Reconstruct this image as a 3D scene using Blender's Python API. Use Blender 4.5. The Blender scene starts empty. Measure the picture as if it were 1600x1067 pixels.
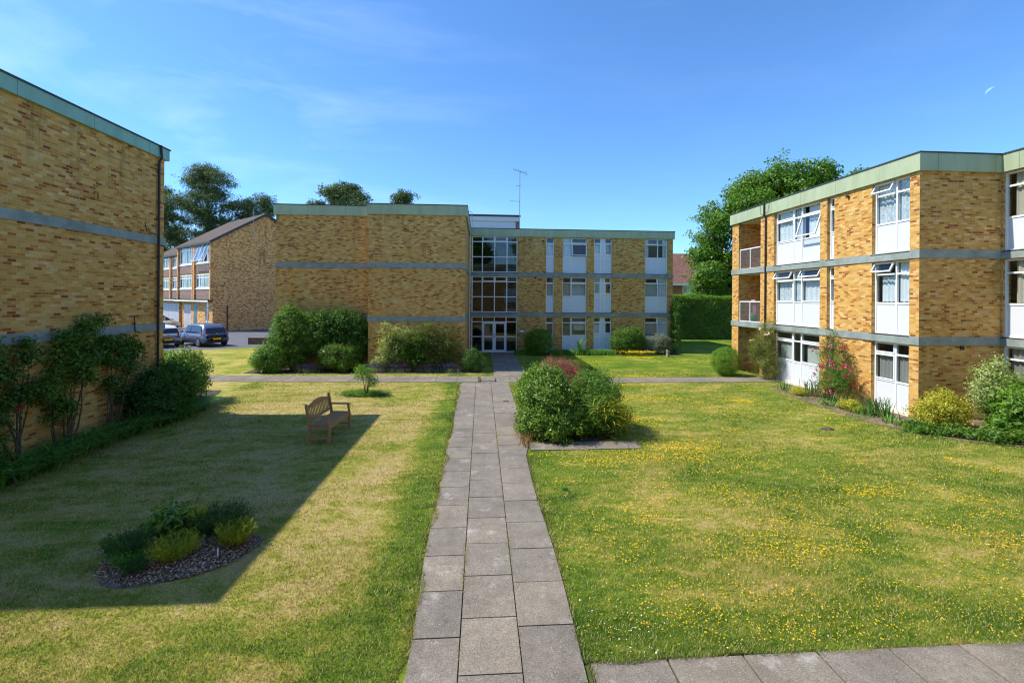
import bpy, math, random
import numpy as np
from mathutils import Vector, Matrix
random.seed(7); rng = np.random.default_rng(11)
S = bpy.context.scene; COL = S.collection
R_ = math.radians
# ------------------------------------------------------------ camera
PHI = math.atan(48/711.0); ROLL = 0.0075
cd = bpy.data.cameras.new('camera'); cam = bpy.data.objects.new('camera', cd); COL.objects.link(cam)
cd.sensor_width = 36; cd.lens = 16.0; cd.shift_y = -0.0419; cd.clip_end = 3000; cd.clip_start = 0.05
cam.matrix_world = Matrix.Translation((0, 0, 3.5)) @ Matrix.Rotation(-PHI, 4, 'Z') @ Matrix.Rotation(R_(90), 4, 'X') @ Matrix.Rotation(ROLL, 4, 'Z')
S.camera = cam
# ------------------------------------------------------------ light
EL = R_(51); AZ = R_(4)
sd = Vector((-math.cos(EL)*math.cos(AZ), math.cos(EL)*math.sin(AZ), math.sin(EL)))
ld = bpy.data.lights.new('sun', 'SUN'); ld.energy = 3.5; ld.angle = R_(0.5); ld.color = (1, .94, .82)
sun = bpy.data.objects.new('sun', ld); COL.objects.link(sun); sun.rotation_euler = sd.to_track_quat('Z', 'Y').to_euler()
W = bpy.data.worlds.new('World'); S.world = W; W.use_nodes = True
wt = W.node_tree; bg = wt.nodes['Background']
sky = wt.nodes.new('ShaderNodeTexSky'); sky.sky_type = 'NISHITA'; sky.sun_disc = False
sky.sun_elevation = EL; sky.sun_rotation = R_(270) + AZ
sky.air_density = 1.0; sky.dust_density = 0.15; sky.ozone_density = 2.2; sky.altitude = 100
tc = wt.nodes.new('ShaderNodeTexCoord'); mp = wt.nodes.new('ShaderNodeMapping'); mp.inputs['Rotation'].default_value = (0, R_(-25), R_(30)); mp.inputs['Scale'].default_value = (1.2, 5, 9)
nz = wt.nodes.new('ShaderNodeTexNoise'); nz.inputs['Scale'].default_value = 1.6; nz.inputs['Detail'].default_value = 7; nz.inputs['Roughness'].default_value = .55; nz.inputs['Distortion'].default_value = .4
cr = wt.nodes.new('ShaderNodeMapRange'); cr.inputs[1].default_value = .47; cr.inputs[2].default_value = .9; cr.inputs[3].default_value = 0; cr.inputs[4].default_value = .15
mx = wt.nodes.new('ShaderNodeMix'); mx.data_type = 'RGBA'; mx.inputs[7].default_value = (8.5, 9.2, 10, 1)
wt.links.new(tc.outputs['Generated'], mp.inputs[0]); wt.links.new(mp.outputs[0], nz.inputs['Vector']); wt.links.new(nz.outputs[0], cr.inputs[0])
sx = wt.nodes.new('ShaderNodeSeparateXYZ'); wt.links.new(tc.outputs['Generated'], sx.inputs[0]); m2_ = wt.nodes.new('ShaderNodeMapRange'); wt.links.new(sx.outputs[0], m2_.inputs[0])
for i_, v_ in ((1, .15), (2, -.45), (3, .12), (4, 1)): m2_.inputs[i_].default_value = v_
mm_ = wt.nodes.new('ShaderNodeMath'); mm_.operation = 'MULTIPLY'; wt.links.new(cr.outputs[0], mm_.inputs[0]); wt.links.new(m2_.outputs[0], mm_.inputs[1]); wt.links.new(mm_.outputs[0], mx.inputs[0]); wt.links.new(sky.outputs[0], mx.inputs[6])
tn = wt.nodes.new('ShaderNodeMix'); tn.data_type = 'RGBA'; tn.blend_type = 'MULTIPLY'; tn.inputs[0].default_value = 1; tn.inputs[7].default_value = (.50, .765, 1.03, 1)
wt.links.new(sky.outputs[0], tn.inputs[6]); wt.links.new(tn.outputs[2], mx.inputs[6]); wt.links.new(mx.outputs[2], bg.inputs[0]); bg.inputs[1].default_value = 0.138
S.view_settings.view_transform = 'Standard'; S.view_settings.look = 'None'; S.view_settings.exposure = 0.84; S.view_settings.gamma = 1
S.render.engine = 'CYCLES'
S.cycles.max_bounces = 6; S.cycles.transparent_max_bounces = 12; S.cycles.transmission_bounces = 3; S.cycles.diffuse_bounces = 4; S.cycles.glossy_bounces = 3
S.cycles.filter_width = 1.15
S.cycles.caustics_reflective = False; S.cycles.caustics_refractive = False

# ------------------------------------------------------------ material helpers
class NT:
    def __init__(s, name):
        s.m = bpy.data.materials.new(name); s.m.use_nodes = True; s.t = s.m.node_tree; s.b = s.t.nodes['Principled BSDF']
    def n(s, typ, **k):
        o = s.t.nodes.new('ShaderNode' + typ)
        for a, v in k.items():
            if a.startswith('i_'): o.inputs[int(a[2:])].default_value = v
            else: setattr(o, a, v)
        return o
    def l(s, a, b): s.t.links.new(a, b)
    def math(s, op, a, b=None, c=None):
        o = s.n('Math', operation=op)
        for i, v in enumerate((a, b, c)):
            if v is None: continue
            if hasattr(v, 'links'): s.l(v, o.inputs[i])
            else: o.inputs[i].default_value = v
        return o.outputs[0]
    def mix(s, f, a, b, mode='MIX'):
        o = s.n('Mix', data_type='RGBA', blend_type=mode)
        for i, v in ((0, f), (6, a), (7, b)):
            if hasattr(v, 'links'): s.l(v, o.inputs[i])
            else: o.inputs[i].default_value = v if i == 0 else (*v, 1)
        return o.outputs[2]
    def noise(s, scale, detail=3, rough=.5, vec=None, dist=0):
        o = s.n('TexNoise'); o.inputs['Scale'].default_value = scale; o.inputs['Detail'].default_value = detail
        o.inputs['Roughness'].default_value = rough; o.inputs['Distortion'].default_value = dist
        if vec is not None: s.l(vec, o.inputs['Vector'])
        return o.outputs[0]
    def ramp(s, f, stops):
        o = s.n('ValToRGB'); e = o.color_ramp.elements
        while len(e) < len(stops): e.new(.5)
        for x, (p, c) in zip(e, stops): x.position = p; x.color = (*c, 1) if len(c) == 3 else c
        s.l(f, o.inputs[0]); return o.outputs[0]
    def mr(s, f, a, b, c=0, d=1):
        o = s.n('MapRange'); s.l(f, o.inputs[0])
        for i, v in enumerate((a, b, c, d)): o.inputs[i+1].default_value = v
        return o.outputs[0]
    def pos(s): return s.n('NewGeometry').outputs['Position']
    def scaled(s, v, sc, rot=(0, 0, 0)):
        o = s.n('Mapping'); s.l(v, o.inputs[0]); o.inputs['Scale'].default_value = sc; o.inputs['Rotation'].default_value = rot; return o.outputs[0]
    def bump(s, h, st=.3, d=.02):
        o = s.n('Bump'); o.inputs['Strength'].default_value = st; o.inputs['Distance'].default_value = d; s.l(h, o.inputs['Height']); s.l(o.outputs[0], s.b.inputs['Normal'])
    def base(s, c):
        if hasattr(c, 'links'): s.l(c, s.b.inputs['Base Color'])
        else: s.b.inputs['Base Color'].default_value = (*c, 1)
        return s
    def rough(s, r, spec=.5):
        s.b.inputs['Roughness'].default_value = r; s.b.inputs['Specular IOR Level'].default_value = spec; return s
def plain(name, c, r=.6, spec=.4, metal=0, var=.12, sc=3):
    k = NT(name); f = k.mr(k.noise(sc, 5, .6), .3, .7, 1-var, 1+var)
    o = k.n('VectorMath', operation='SCALE'); o.inputs[0].default_value = c; k.l(f, o.inputs[3]); k.base(o.outputs[0]); k.rough(r, spec); k.b.inputs['Metallic'].default_value = metal
    return k.m
def brick(name, stops, mortar, dark=1.0, clump=.12):
    k = NT(name); g = k.n('NewGeometry'); sp = k.n('SeparateXYZ'); k.l(g.outputs['Position'], sp.inputs[0])
    sn = k.n('SeparateXYZ'); k.l(g.outputs['True Normal'], sn.inputs[0])
    u = k.math('SUBTRACT', k.math('MULTIPLY', sn.outputs[0], sp.outputs[1]), k.math('MULTIPLY', sn.outputs[1], sp.outputs[0]))
    z = k.math('ADD', sp.outputs[2], 20.0); rr = k.math('DIVIDE', z, .066); row = k.math('FLOOR', rr); fr = k.math('FRACT', rr)
    off = k.math('MULTIPLY', k.math('MODULO', row, 2.0), .5)
    uu = k.math('ADD', k.math('ADD', k.math('DIVIDE', u, .18), 500.0), off); col = k.math('FLOOR', uu); fc = k.math('FRACT', uu)
    cv = k.n('CombineXYZ'); k.l(col, cv.inputs[0]); k.l(row, cv.inputs[1])
    wn = k.n('TexWhiteNoise', noise_dimensions='2D'); k.l(cv.outputs[0], wn.inputs['Vector'])
    cl = k.noise(.55, 3, .6, k.scaled(g.outputs['Position'], (1, 1, 2.2)))
    f = k.math('ADD', wn.outputs['Value'], k.math('MULTIPLY', k.math('SUBTRACT', cl, .5), clump*2))
    c = k.ramp(f, stops)
    # second random: small value change per brick
    cv2 = k.n('VectorMath', operation='ADD'); k.l(cv.outputs[0], cv2.inputs[0]); cv2.inputs[1].default_value = (37.3, 11.7, 0)
    wn2 = k.n('TexWhiteNoise', noise_dimensions='2D'); k.l(cv2.outputs[0], wn2.inputs['Vector'])
    v = k.mr(wn2.outputs['Value'], 0, 1, .86*dark, 1.12*dark)
    fine = k.mr(k.noise(40, 3, .7, g.outputs['Position']), .3, .7, .85, 1.15)
    o = k.n('VectorMath', operation='SCALE'); k.l(c, o.inputs[0]); k.l(k.math('MULTIPLY', v, fine), o.inputs[3])
    m1 = k.math('MAXIMUM', k.math('LESS_THAN', fr, .15), k.math('LESS_THAN', fc, .05))
    mc = k.mix(m1, o.outputs[0], mortar)
    # weather stains with a shape of their own: streaks
    st = k.mr(k.noise(1.0, 5, .65, k.scaled(g.outputs['Position'], (2.6, 2.6, .3))), .53, .70, 0, .62)
    top = k.mr(sp.outputs[2], 5.6, 7.5, 0.2, 1)
    c2 = k.mix(k.math('MULTIPLY', st, top), mc, (.07, .045, .025))
    k.base(c2); k.rough(.85, .2); k.bump(k.math('SUBTRACT', 1.0, m1), .35, .006)
    return k.m
BUFF = [(0.0, (.67, .44, .18)), (.22, (.61, .365, .105)), (.5, (.60, .325, .072)), (.74, (.54, .27, .055)), (.85, (.48, .19, .035)), (.94, (.36, .115, .024)), (1.0, (.24, .075, .02))]
M = {}
M['brick'] = brick('buff_brick', BUFF, (.52, .38, .19))
M['brick_town'] = brick('orange_brick', [(0, (.80, .47, .19)), (.4, (.74, .38, .125)), (.7, (.62, .26, .085)), (.88, (.38, .13, .045)), (1, (.22, .08, .03))], (.52, .36, .18), dark=1.15, clump=.12)
M['brick_red'] = brick('red_brick', [(0, (.42, .15, .09)), (.5, (.36, .11, .06)), (1, (.25, .08, .05))], (.3, .22, .18))
def fascia_mat(name, c):
    k = NT(name); g = k.n('NewGeometry'); sp = k.n('SeparateXYZ'); k.l(g.outputs['Position'], sp.inputs[0]); sn = k.n('SeparateXYZ'); k.l(g.outputs['True Normal'], sn.inputs[0])
    u = k.math('SUBTRACT', k.math('MULTIPLY', sn.outputs[0], sp.outputs[1]), k.math('MULTIPLY', sn.outputs[1], sp.outputs[0]))
    fr = k.math('FRACT', k.math('DIVIDE', k.math('ADD', u, 100.0), 1.83)); seam = k.math('LESS_THAN', fr, .008)
    a = k.mix(k.mr(k.noise(1.1, 5, .6, k.scaled(g.outputs['Position'], (2.2, 2.2, .5))), .38, .72, 0, .5), c, tuple(x*.55 for x in c))
    k.base(k.mix(seam, a, tuple(x*.45 for x in c))); k.rough(.55, .3); return k.m
M['fascia'] = fascia_mat('green_fascia', (.40, .46, .29))
M['fascia_blue'] = fascia_mat('bluegreen_fascia', (.27, .47, .38))
def conc(name, c, var=.25, sc=2.2, r=.85):
    k = NT(name); p = k.pos(); a = k.noise(sc, 6, .65, p); b = k.noise(60, 3, .7, p)
    f = k.math('MULTIPLY', k.mr(a, .3, .7, 1-var, 1+var), k.mr(b, .3, .7, .8, 1.2))
    o = k.n('VectorMath', operation='SCALE'); o.inputs[0].default_value = c; k.l(f, o.inputs[3]); k.base(o.outputs[0]); k.rough(r, .25); k.bump(b, .2, .004); return k.m
M['band'] = conc('grey_concrete_band', (.26, .30, .28))
def slabmat():
    k = NT('paving_concrete'); p = k.pos(); at = k.n('Attribute', attribute_name='rnd').outputs['Fac']
    a = k.noise(1.6, 6, .65, p); b = k.noise(75, 2, .8, p); c = k.noise(9, 4, .6, p)
    f = k.math('MULTIPLY', k.math('MULTIPLY', k.mr(a, .3, .7, .8, 1.18), k.mr(b, .32, .68, .62, 1.4)), k.mr(c, .3, .7, .9, 1.1))
    f = k.math('MULTIPLY', f, k.mr(at, 0, 1, .93, 1.07))
    col = k.mix(k.mr(at, 0, 1, 0, 1), (.205, .178, .148), (.22, .188, .148))
    o = k.n('VectorMath', operation='SCALE'); k.l(col, o.inputs[0]); k.l(f, o.inputs[3])
    mossy = k.mr(k.noise(3.1, 6, .7, p), .58, .75, 0, .3)
    sp = k.mr(k.n('TexVoronoi').outputs[0], 0, 1) ; 
    vo = k.n('TexVoronoi'); vo.inputs['Scale'].default_value = 38; k.l(p, vo.inputs['Vector'])
    speck = k.math('MAXIMUM', k.math('MULTIPLY', k.math('LESS_THAN', vo.outputs['Distance'], .15), k.math('GREATER_THAN', k.noise(5, 2, .5, p), .54)), k.mr(k.noise(2.3, 7, .75, p), .57, .72, 0, .65))
    k.base(k.mix(speck, k.mix(mossy, o.outputs[0], (.13, .12, .085)), (.5, .48, .44))); k.rough(.9, .2); k.bump(b, .25, .003); return k.m
M['slab'] = slabmat()
M['tarmac'] = conc('tarmac', (.13, .13, .145), .15, .8)
M['white'] = plain('white_upvc', (.80, .81, .82), .35, .4, var=.03)
M['white_panel'] = plain('white_infill_panel', (.64, .66, .71), .4, .4, var=.04, sc=1)
M['grey_panel'] = plain('pale_blue_grey_panel', (.64, .71, .79), .4, .4, var=.04, sc=1)
M['wood_white'] = plain('white_board', (.72, .72, .72), .6, var=.06)
M['flash'] = plain('dark_flashing', (.05, .05, .05), .5)
M['felt'] = plain('roof_felt', (.12, .115, .11), .95, .1)
M['pipe'] = plain('dark_pipe', (.035, .02, .018), .45)
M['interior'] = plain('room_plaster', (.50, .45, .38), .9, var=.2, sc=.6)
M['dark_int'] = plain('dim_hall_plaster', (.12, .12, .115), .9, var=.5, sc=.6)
M['soffit'] = plain('soffit_render', (.55, .52, .46), .9)
M['metal'] = plain('grey_metal', (.35, .35, .36), .4, metal=.7)
M['teal'] = plain('teal_paint', (.02, .19, .26), .4)
M['tilehang'] = None
M['bark'] = conc('bark', (.10, .07, .05), .4, 5)
M['pinebark'] = conc('pine_bark', (.17, .09, .06), .4, 4)
M['stem'] = conc('shrub_stem', (.11, .085, .05), .3, 8)
M['black'] = plain('black_rubber', (.02, .02, .02), .7)
M['soil'] = conc('soil', (.075, .055, .04), .5, 6)
def glass(name, tint=(.55, .62, .62), mixf=.25):
    k = NT(name); t = k.t; t.nodes.remove(k.b)
    tr = k.n('BsdfTransparent'); tr.inputs[0].default_value = (*tint, 1); gl = k.n('BsdfGlossy'); gl.inputs['Roughness'].default_value = .02; gl.inputs[0].default_value = (.95, .97, 1, 1)
    fr = k.n('LayerWeight'); fr.inputs[0].default_value = .5
    f = k.math('ADD', k.math('MULTIPLY', k.math('POWER', fr.outputs['Facing'], 4.0), .85), .05 + mixf*.12)
    ms = k.n('MixShader'); k.l(f, ms.inputs[0]); k.l(tr.outputs[0], ms.inputs[1]); k.l(gl.outputs[0], ms.inputs[2]); k.l(ms.outputs[0], t.nodes['Material Output'].inputs[0])
    return k.m
M['glass'] = glass('window_glass', (.82, .87, .88))
M['glass_dark'] = glass('hall_glass', (.5, .56, .57), .3)
def frosted():
    k = NT('wired_glass'); k.base((.10, .11, .11)); k.rough(.2, .5); k.b.inputs['Alpha'].default_value = .5; return k.m
M['frost'] = frosted()
def lace(name, c, dens):
    k = NT(name); p = k.pos(); t = k.t
    vo = k.n('TexVoronoi', feature='DISTANCE_TO_EDGE'); vo.inputs['Scale'].default_value = 9; k.l(p, vo.inputs['Vector'])
    nzz = k.noise(14, 4, .7, p)
    f = k.math('MULTIPLY', k.mr(nzz, .38, .6, .35, 1.0), 1.0)
    k.base(c); k.rough(.9, .1)
    a = k.math('MINIMUM', k.math('ADD', k.math('MULTIPLY', f, 1-dens), dens), 1.0)
    k.l(a, k.b.inputs['Alpha']); return k.m
M['lace'] = lace('lace_curtain', (.80, .85, .90), .42)
M['net'] = lace('net_curtain', (.82, .86, .90), .8)
M['cream'] = lace('cream_curtain', (.55, .50, .40), .95)
M['grey_blind'] = lace('grey_roller_blind', (.30, .29, .27), .97)
M['blind'] = lace('pale_blind', (.50, .53, .48), .97)

def leafmat(name, cols, rough=.5, trans=.35, spec=.3):
    k = NT(name); at = k.n('Attribute', attribute_name='rnd').outputs['Fac']
    n = len(cols); c = k.ramp(at, [(i/(n-1) if n > 1 else 0, cc) for i, cc in enumerate(cols)])
    k.base(c); k.rough(rough, spec)
    tl = k.n('BsdfTranslucent'); o = k.n('VectorMath', operation='MULTIPLY'); k.l(c, o.inputs[0]); o.inputs[1].default_value = (1.5, 1.6, .6); k.l(o.outputs[0], tl.inputs[0])
    ms = k.n('MixShader'); ms.inputs[0].default_value = trans; k.l(k.b.outputs[0], ms.inputs[1]); k.l(tl.outputs[0], ms.inputs[2]); k.l(ms.outputs[0], k.t.nodes['Material Output'].inputs[0])
    return k.m
L = {
 'dark': leafmat('leaf_dark', [(.04, .11, .018), (.075, .17, .025), (.13, .25, .04)]),
 'mid': leafmat('leaf_mid', [(.065, .15, .02), (.11, .22, .028), (.18, .30, .045)]),
 'bright': leafmat('leaf_bright', [(.075, .18, .02), (.13, .26, .03), (.21, .34, .05)]),
 'gloss': leafmat('leaf_glossy', [(.075, .155, .018), (.13, .235, .025), (.23, .34, .045)], .42, .3, .4),
 'olive': leafmat('leaf_olive', [(.10, .13, .025), (.17, .20, .04), (.28, .29, .07)]),
 'yellow': leafmat('leaf_yellow', [(.20, .24, .03), (.46, .43, .045), (.68, .60, .09)]),
 'varieg': leafmat('leaf_variegated', [(.16, .25, .06), (.36, .43, .16), (.58, .60, .28)]),
 'purple': leafmat('leaf_purple', [(.17, .035, .05), (.33, .08, .10), (.50, .20, .20)]),
 'grey': leafmat('leaf_grey', [(.13, .16, .12), (.22, .25, .20), (.34, .36, .31)]),
 'pine': leafmat('pine_needles', [(.065, .105, .045), (.115, .17, .06), (.20, .26, .10)], .6, .15, .2),
 'tree': leafmat('tree_leaf', [(.06, .135, .014), (.105, .215, .022), (.18, .30, .036)], .45),
 'hedge': leafmat('hedge_leaf', [(.085, .19, .018), (.15, .29, .025), (.22, .36, .04)]),
 'strap': leafmat('strap_leaf', [(.075, .19, .035), (.13, .29, .045), (.22, .42, .07)], .4, .25),
 'strap_mid': leafmat('iris_leaf', [(.04, .12, .03), (.08, .19, .04), (.16, .28, .07)], .4, .25),
 'magenta': leafmat('magenta_petal', [(.45, .02, .10), (.62, .04, .17), (.75, .12, .28)], .6, .3),
 'red': leafmat('red_petal', [(.40, .01, .012), (.55, .02, .03)], .6, .3),
 'dustyred': leafmat('dusty_red_petal', [(.30, .06, .05), (.42, .13, .10)], .6, .3),
 'pinkw': leafmat('pale_pink_petal', [(.75, .50, .48), (.85, .72, .68)], .6, .3),
 'whitep': leafmat('white_petal', [(.75, .78, .65), (.85, .85, .78)], .6, .3),
 'lav': leafmat('lavender_petal', [(.10, .08, .24), (.18, .15, .38)], .7, .3),
 'heath': leafmat('heather_leaf', [(.035, .085, .02), (.06, .13, .025), (.10, .19, .04)], .7, .2),
 'heathy': leafmat('golden_heather_leaf', [(.16, .22, .02), (.32, .35, .025), (.48, .46, .04)], .7, .2),
 'dry': leafmat('dry_leaf', [(.25, .14, .06), (.35, .22, .10)], .8, .2),
}
def lawn_color(k):
    p = k.pos(); sp = k.n('SeparateXYZ'); k.l(p, sp.inputs[0]); x, y = sp.outputs[0], sp.outputs[1]
    flat = k.n('CombineXYZ'); k.l(x, flat.inputs[0]); k.l(y, flat.inputs[1]); p = flat.outputs[0]
    big = k.noise(.42, 4, .6, p, .6)
    streak = k.noise(1.5, 5, .65, k.scaled(p, (.55, 1.7, 1), (0, 0, R_(-14))), .7)
    med = k.noise(3.3, 4, .7, p, .3)
    fine = k.noise(38, 4, .8, p)
    left = k.mr(x, .3, -.6, 0, 1)
    bias = k.math('ADD', k.math('MULTIPLY', left, .10), -.042)
    # greener strip beside the path edges, as watered edges have
    e1 = k.mr(k.math('ABSOLUTE', k.math('ADD', x, 1.05)), .15, .65, .16, 0)
    e2 = k.mr(k.math('ABSOLUTE', k.math('ADD', x, -1.2)), .1, .5, .05, 0)
    e3 = k.mr(k.math('ABSOLUTE', k.math('ADD', y, -4.6)), .1, .6, .07, 0)
    far = k.mr(y, 19.5, 23, 0, -.05)
    mixv = k.math('ADD', k.math('MULTIPLY', big, .32), k.math('ADD', k.math('MULTIPLY', streak, .30), k.math('ADD', k.math('MULTIPLY', med, .20), k.math('MULTIPLY', k.noise(11, 4, .7, p, .4), .18))))
    mixv = k.math('ADD', k.math('MULTIPLY', k.math('SUBTRACT', mixv, .49), 1.55), .49)
    mixv = k.math('ADD', mixv, k.math('ADD', bias, k.math('MULTIPLY', k.math('SUBTRACT', fine, .5), .38)))
    mixv = k.math('ADD', k.math('SUBTRACT', k.math('SUBTRACT', k.math('SUBTRACT', mixv, e1), e2), e3), far)
    c = k.ramp(mixv, [(.28, (.075, .15, .012)), (.40, (.15, .235, .02)), (.47, (.245, .295, .034)), (.53, (.37, .35, .06)), (.60, (.52, .425, .145)), (.72, (.62, .46, .24))])
    return c, fine, p
def lawnmat():
    k = NT('lawn_grass'); c, fine, p = lawn_color(k)
    vf = k.noise(120, 2, .8, p); f = k.mr(vf, .3, .7, .55, 1.1)
    o = k.n('VectorMath', operation='SCALE'); k.l(c, o.inputs[0]); k.l(f, o.inputs[3])
    k.base(o.outputs[0]); k.rough(.9, .1)
    h = k.math('ADD', fine, vf); k.bump(h, .6, .02); return k.m
def blademat():
    k = NT('grass_blade'); c, fine, p = lawn_color(k); at = k.n('Attribute', attribute_name='rnd').outputs['Fac']
    f = k.mr(at, 0, 1, .55, 1.55); o = k.n('VectorMath', operation='SCALE'); k.l(c, o.inputs[0]); k.l(f, o.inputs[3])
    c2 = k.mix(k.math('GREATER_THAN', at, .80), o.outputs[0], (.58, .49, .24)); k.base(c2); k.rough(.7, .2)
    tl = k.n('BsdfTranslucent'); k.l(c2, tl.inputs[0]); ms = k.n('MixShader'); ms.inputs[0].default_value = .35
    k.l(k.b.outputs[0], ms.inputs[1]); k.l(tl.outputs[0], ms.inputs[2]); k.l(ms.outputs[0], k.t.nodes['Material Output'].inputs[0]); return k.m
M['lawn'] = lawnmat(); M['blade'] = blademat()
def mulchmat(name, a, b, sc=45):
    k = NT(name); p = k.pos(); vo = k.n('TexVoronoi'); vo.inputs['Scale'].default_value = sc; k.l(k.scaled(p, (1, .5, 1), (0, 0, .6)), vo.inputs['Vector'])
    c = k.mix(k.mr(vo.outputs['Color'], .2, .9), a, b); c = k.mix(k.mr(k.noise(2.5, 4, .6, p), .4, .7, 0, .6), c, (.06, .045, .03)); k.base(c); k.rough(.95, .1); k.bump(vo.outputs['Distance'], .8, .03); return k.m
M['mulch'] = mulchmat('bark_mulch', (.10, .065, .055), (.34, .25, .22))
M['drysoil'] = mulchmat('dry_soil', (.19, .135, .085), (.34, .26, .17), 30)
def timber():
    k = NT('weathered_teak'); p = k.n('TexCoord').outputs['Object']; n = k.noise(6, 5, .6, k.scaled(p, (12, 1.2, 12)))
    k.base(k.ramp(n, [(.3, (.27, .13, .05)), (.55, (.40, .22, .10)), (.75, (.50, .33, .19))])); k.rough(.65, .3); return k.m
M['teak'] = timber()
def tiles(name, a, b, vert=False):
    k = NT(name); p = k.pos(); sp = k.n('SeparateXYZ'); k.l(p, sp.inputs[0])
    z = k.math('DIVIDE', k.math('ADD', sp.outputs[2], 10.0), .11 if not vert else .13); row = k.math('FLOOR', z); fz = k.math('FRACT', z)
    g = k.n('NewGeometry'); sn = k.n('SeparateXYZ'); k.l(g.outputs['True Normal'], sn.inputs[0])
    h = k.math('SQRT', k.math('ADD', k.math('MULTIPLY', sn.outputs[0], sn.outputs[0]), k.math('MULTIPLY', sn.outputs[1], sn.outputs[1])))
    u = k.math('DIVIDE', k.math('SUBTRACT', k.math('MULTIPLY', sn.outputs[0], sp.outputs[1]), k.math('MULTIPLY', sn.outputs[1], sp.outputs[0])), k.math('MAXIMUM', h, .05))
    uu = k.math('ADD', k.math('DIVIDE', u, .2), k.math('ADD', 500.0, k.math('MULTIPLY', k.math('MODULO', row, 2.0), .5))); c = k.math('FLOOR', uu)
    cv = k.n('CombineXYZ'); k.l(c, cv.inputs[0]); k.l(row, cv.inputs[1]); wn = k.n('TexWhiteNoise', noise_dimensions='2D'); k.l(cv.outputs[0], wn.inputs['Vector'])
    col = k.mix(k.math('ADD', k.math('MULTIPLY', wn.outputs['Value'], .7), k.math('MULTIPLY', k.noise(1.2, 4, .6, p), .4)), a, b)
    e = k.math('MAXIMUM', k.math('LESS_THAN', fz, .16), k.math('LESS_THAN', k.math('FRACT', uu), .06))
    k.base(k.mix(e, col, tuple(x*.35 for x in a))); k.rough(.85, .2); return k.m
M['tile_brown'] = tiles('brown_roof_tiles', (.075, .055, .048), (.15, .11, .09))
M['tile_red'] = tiles('red_roof_tiles', (.17, .075, .055), (.32, .17, .13))
M['tilehang'] = tiles('brown_tile_hanging', (.28, .18, .145), (.38, .27, .22), True)

# ------------------------------------------------------------ mesh helpers
class MB:
    def __init__(s): s.v = []; s.f = []; s.r = []
    def quad(s, a, b, c, d, r=.5):
        i = len(s.v); s.v += [tuple(a), tuple(b), tuple(c), tuple(d)]; s.f.append((i, i+1, i+2, i+3)); s.r += [r]*4
    def poly(s, pts, r=.5):
        i = len(s.v); s.v += [tuple(p) for p in pts]; s.f.append(tuple(range(i, i+len(pts)))); s.r += [r]*len(pts)
    def box8(s, p, r=.5):      # p: 8 points, bottom ring 0-3, top ring 4-7
        i = len(s.v); s.v += [tuple(q) for q in p]; s.r += [r]*8
        for f in ((3, 2, 1, 0), (4, 5, 6, 7), (0, 1, 5, 4), (1, 2, 6, 5), (2, 3, 7, 6), (3, 0, 4, 7)): s.f.append(tuple(i+k for k in f))
    def box(s, x0, x1, y0, y1, z0, z1, r=.5):
        s.box8([(x0, y0, z0), (x1, y0, z0), (x1, y1, z0), (x0, y1, z0), (x0, y0, z1), (x1, y0, z1), (x1, y1, z1), (x0, y1, z1)], r)
    def tube(s, pts, rad, n=8, cap=True):
        pts = [Vector(p) for p in pts]; rad = rad if isinstance(rad, (list, tuple)) else [rad]*len(pts); base = len(s.v); up = None
        for j, p in enumerate(pts):
            t = (pts[min(j+1, len(pts)-1)] - pts[max(j-1, 0)]).normalized()
            a = up if up is not None else (Vector((1, 0, 0)) if abs(t.x) < .8 else Vector((0, 1, 0)))
            a = (a - t*a.dot(t)).normalized(); up = a; b = t.cross(a)
            for q in range(n):
                w = 2*math.pi*q/n; s.v.append(tuple(p + (a*math.cos(w) + b*math.sin(w))*rad[j])); s.r.append(.5)
        for j in range(len(pts)-1):
            for q in range(n): s.f.append((base+j*n+q, base+j*n+(q+1) % n, base+(j+1)*n+(q+1) % n, base+(j+1)*n+q))
        if cap: s.f.append(tuple(base+q for q in range(n))[::-1]); s.f.append(tuple(base+(len(pts)-1)*n+q for q in range(n)))
    def build(s, name, mat, parent=None, smooth=False, bevel=0):
        me = bpy.data.meshes.new(name); off = parent_loc(parent)
        me.from_pydata([(x-off[0], y-off[1], z-off[2]) for x, y, z in s.v], [], s.f)
        at = me.attributes.new('rnd', 'FLOAT', 'POINT'); at.data.foreach_set('value', s.r)
        return link(name, me, mat, parent, smooth, bevel)
def parent_loc(p):
    o = Vector((0, 0, 0))
    while p: o += p.location; p = p.parent
    return o
def link(name, me, mat, parent=None, smooth=False, bevel=0):
    me.materials.append(mat); o = bpy.data.objects.new(name, me); COL.objects.link(o); o.parent = parent
    if smooth: me.polygons.foreach_set('use_smooth', [True]*len(me.polygons))
    if bevel:
        b = o.modifiers.new('bevel', 'BEVEL'); b.width = bevel; b.segments = 2; b.limit_method = 'ANGLE'
    return o
def thing(name, label, cat, loc, group=None):
    o = bpy.data.objects.new(name, None); COL.objects.link(o); o.location = loc; o.empty_display_size = .2
    return tag(o, label, cat, group)
def tag(o, label, cat, group=None, kind=None):
    o['label'] = label; o['category'] = cat
    if group: o['group'] = group
    if kind: o['kind'] = kind
    return o
def struct(o): o['kind'] = 'structure'; return o
class Fr:      # facade frame: origin, direction along wall, outward normal
    def __init__(s, o, d, n): s.o = Vector((*o, 0)); s.d = Vector((*d, 0)).normalized(); s.n = Vector((*n, 0)).normalized()
    def p(s, a, dep, z): q = s.o + s.d*a + s.n*dep; return (q.x, q.y, z)
    def box(s, mb, a0, a1, d0, d1, z0, z1, r=.5):
        mb.box8([s.p(a0, d0, z0), s.p(a1, d0, z0), s.p(a1, d1, z0), s.p(a0, d1, z0), s.p(a0, d0, z1), s.p(a1, d0, z1), s.p(a1, d1, z1), s.p(a0, d1, z1)], r)
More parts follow.
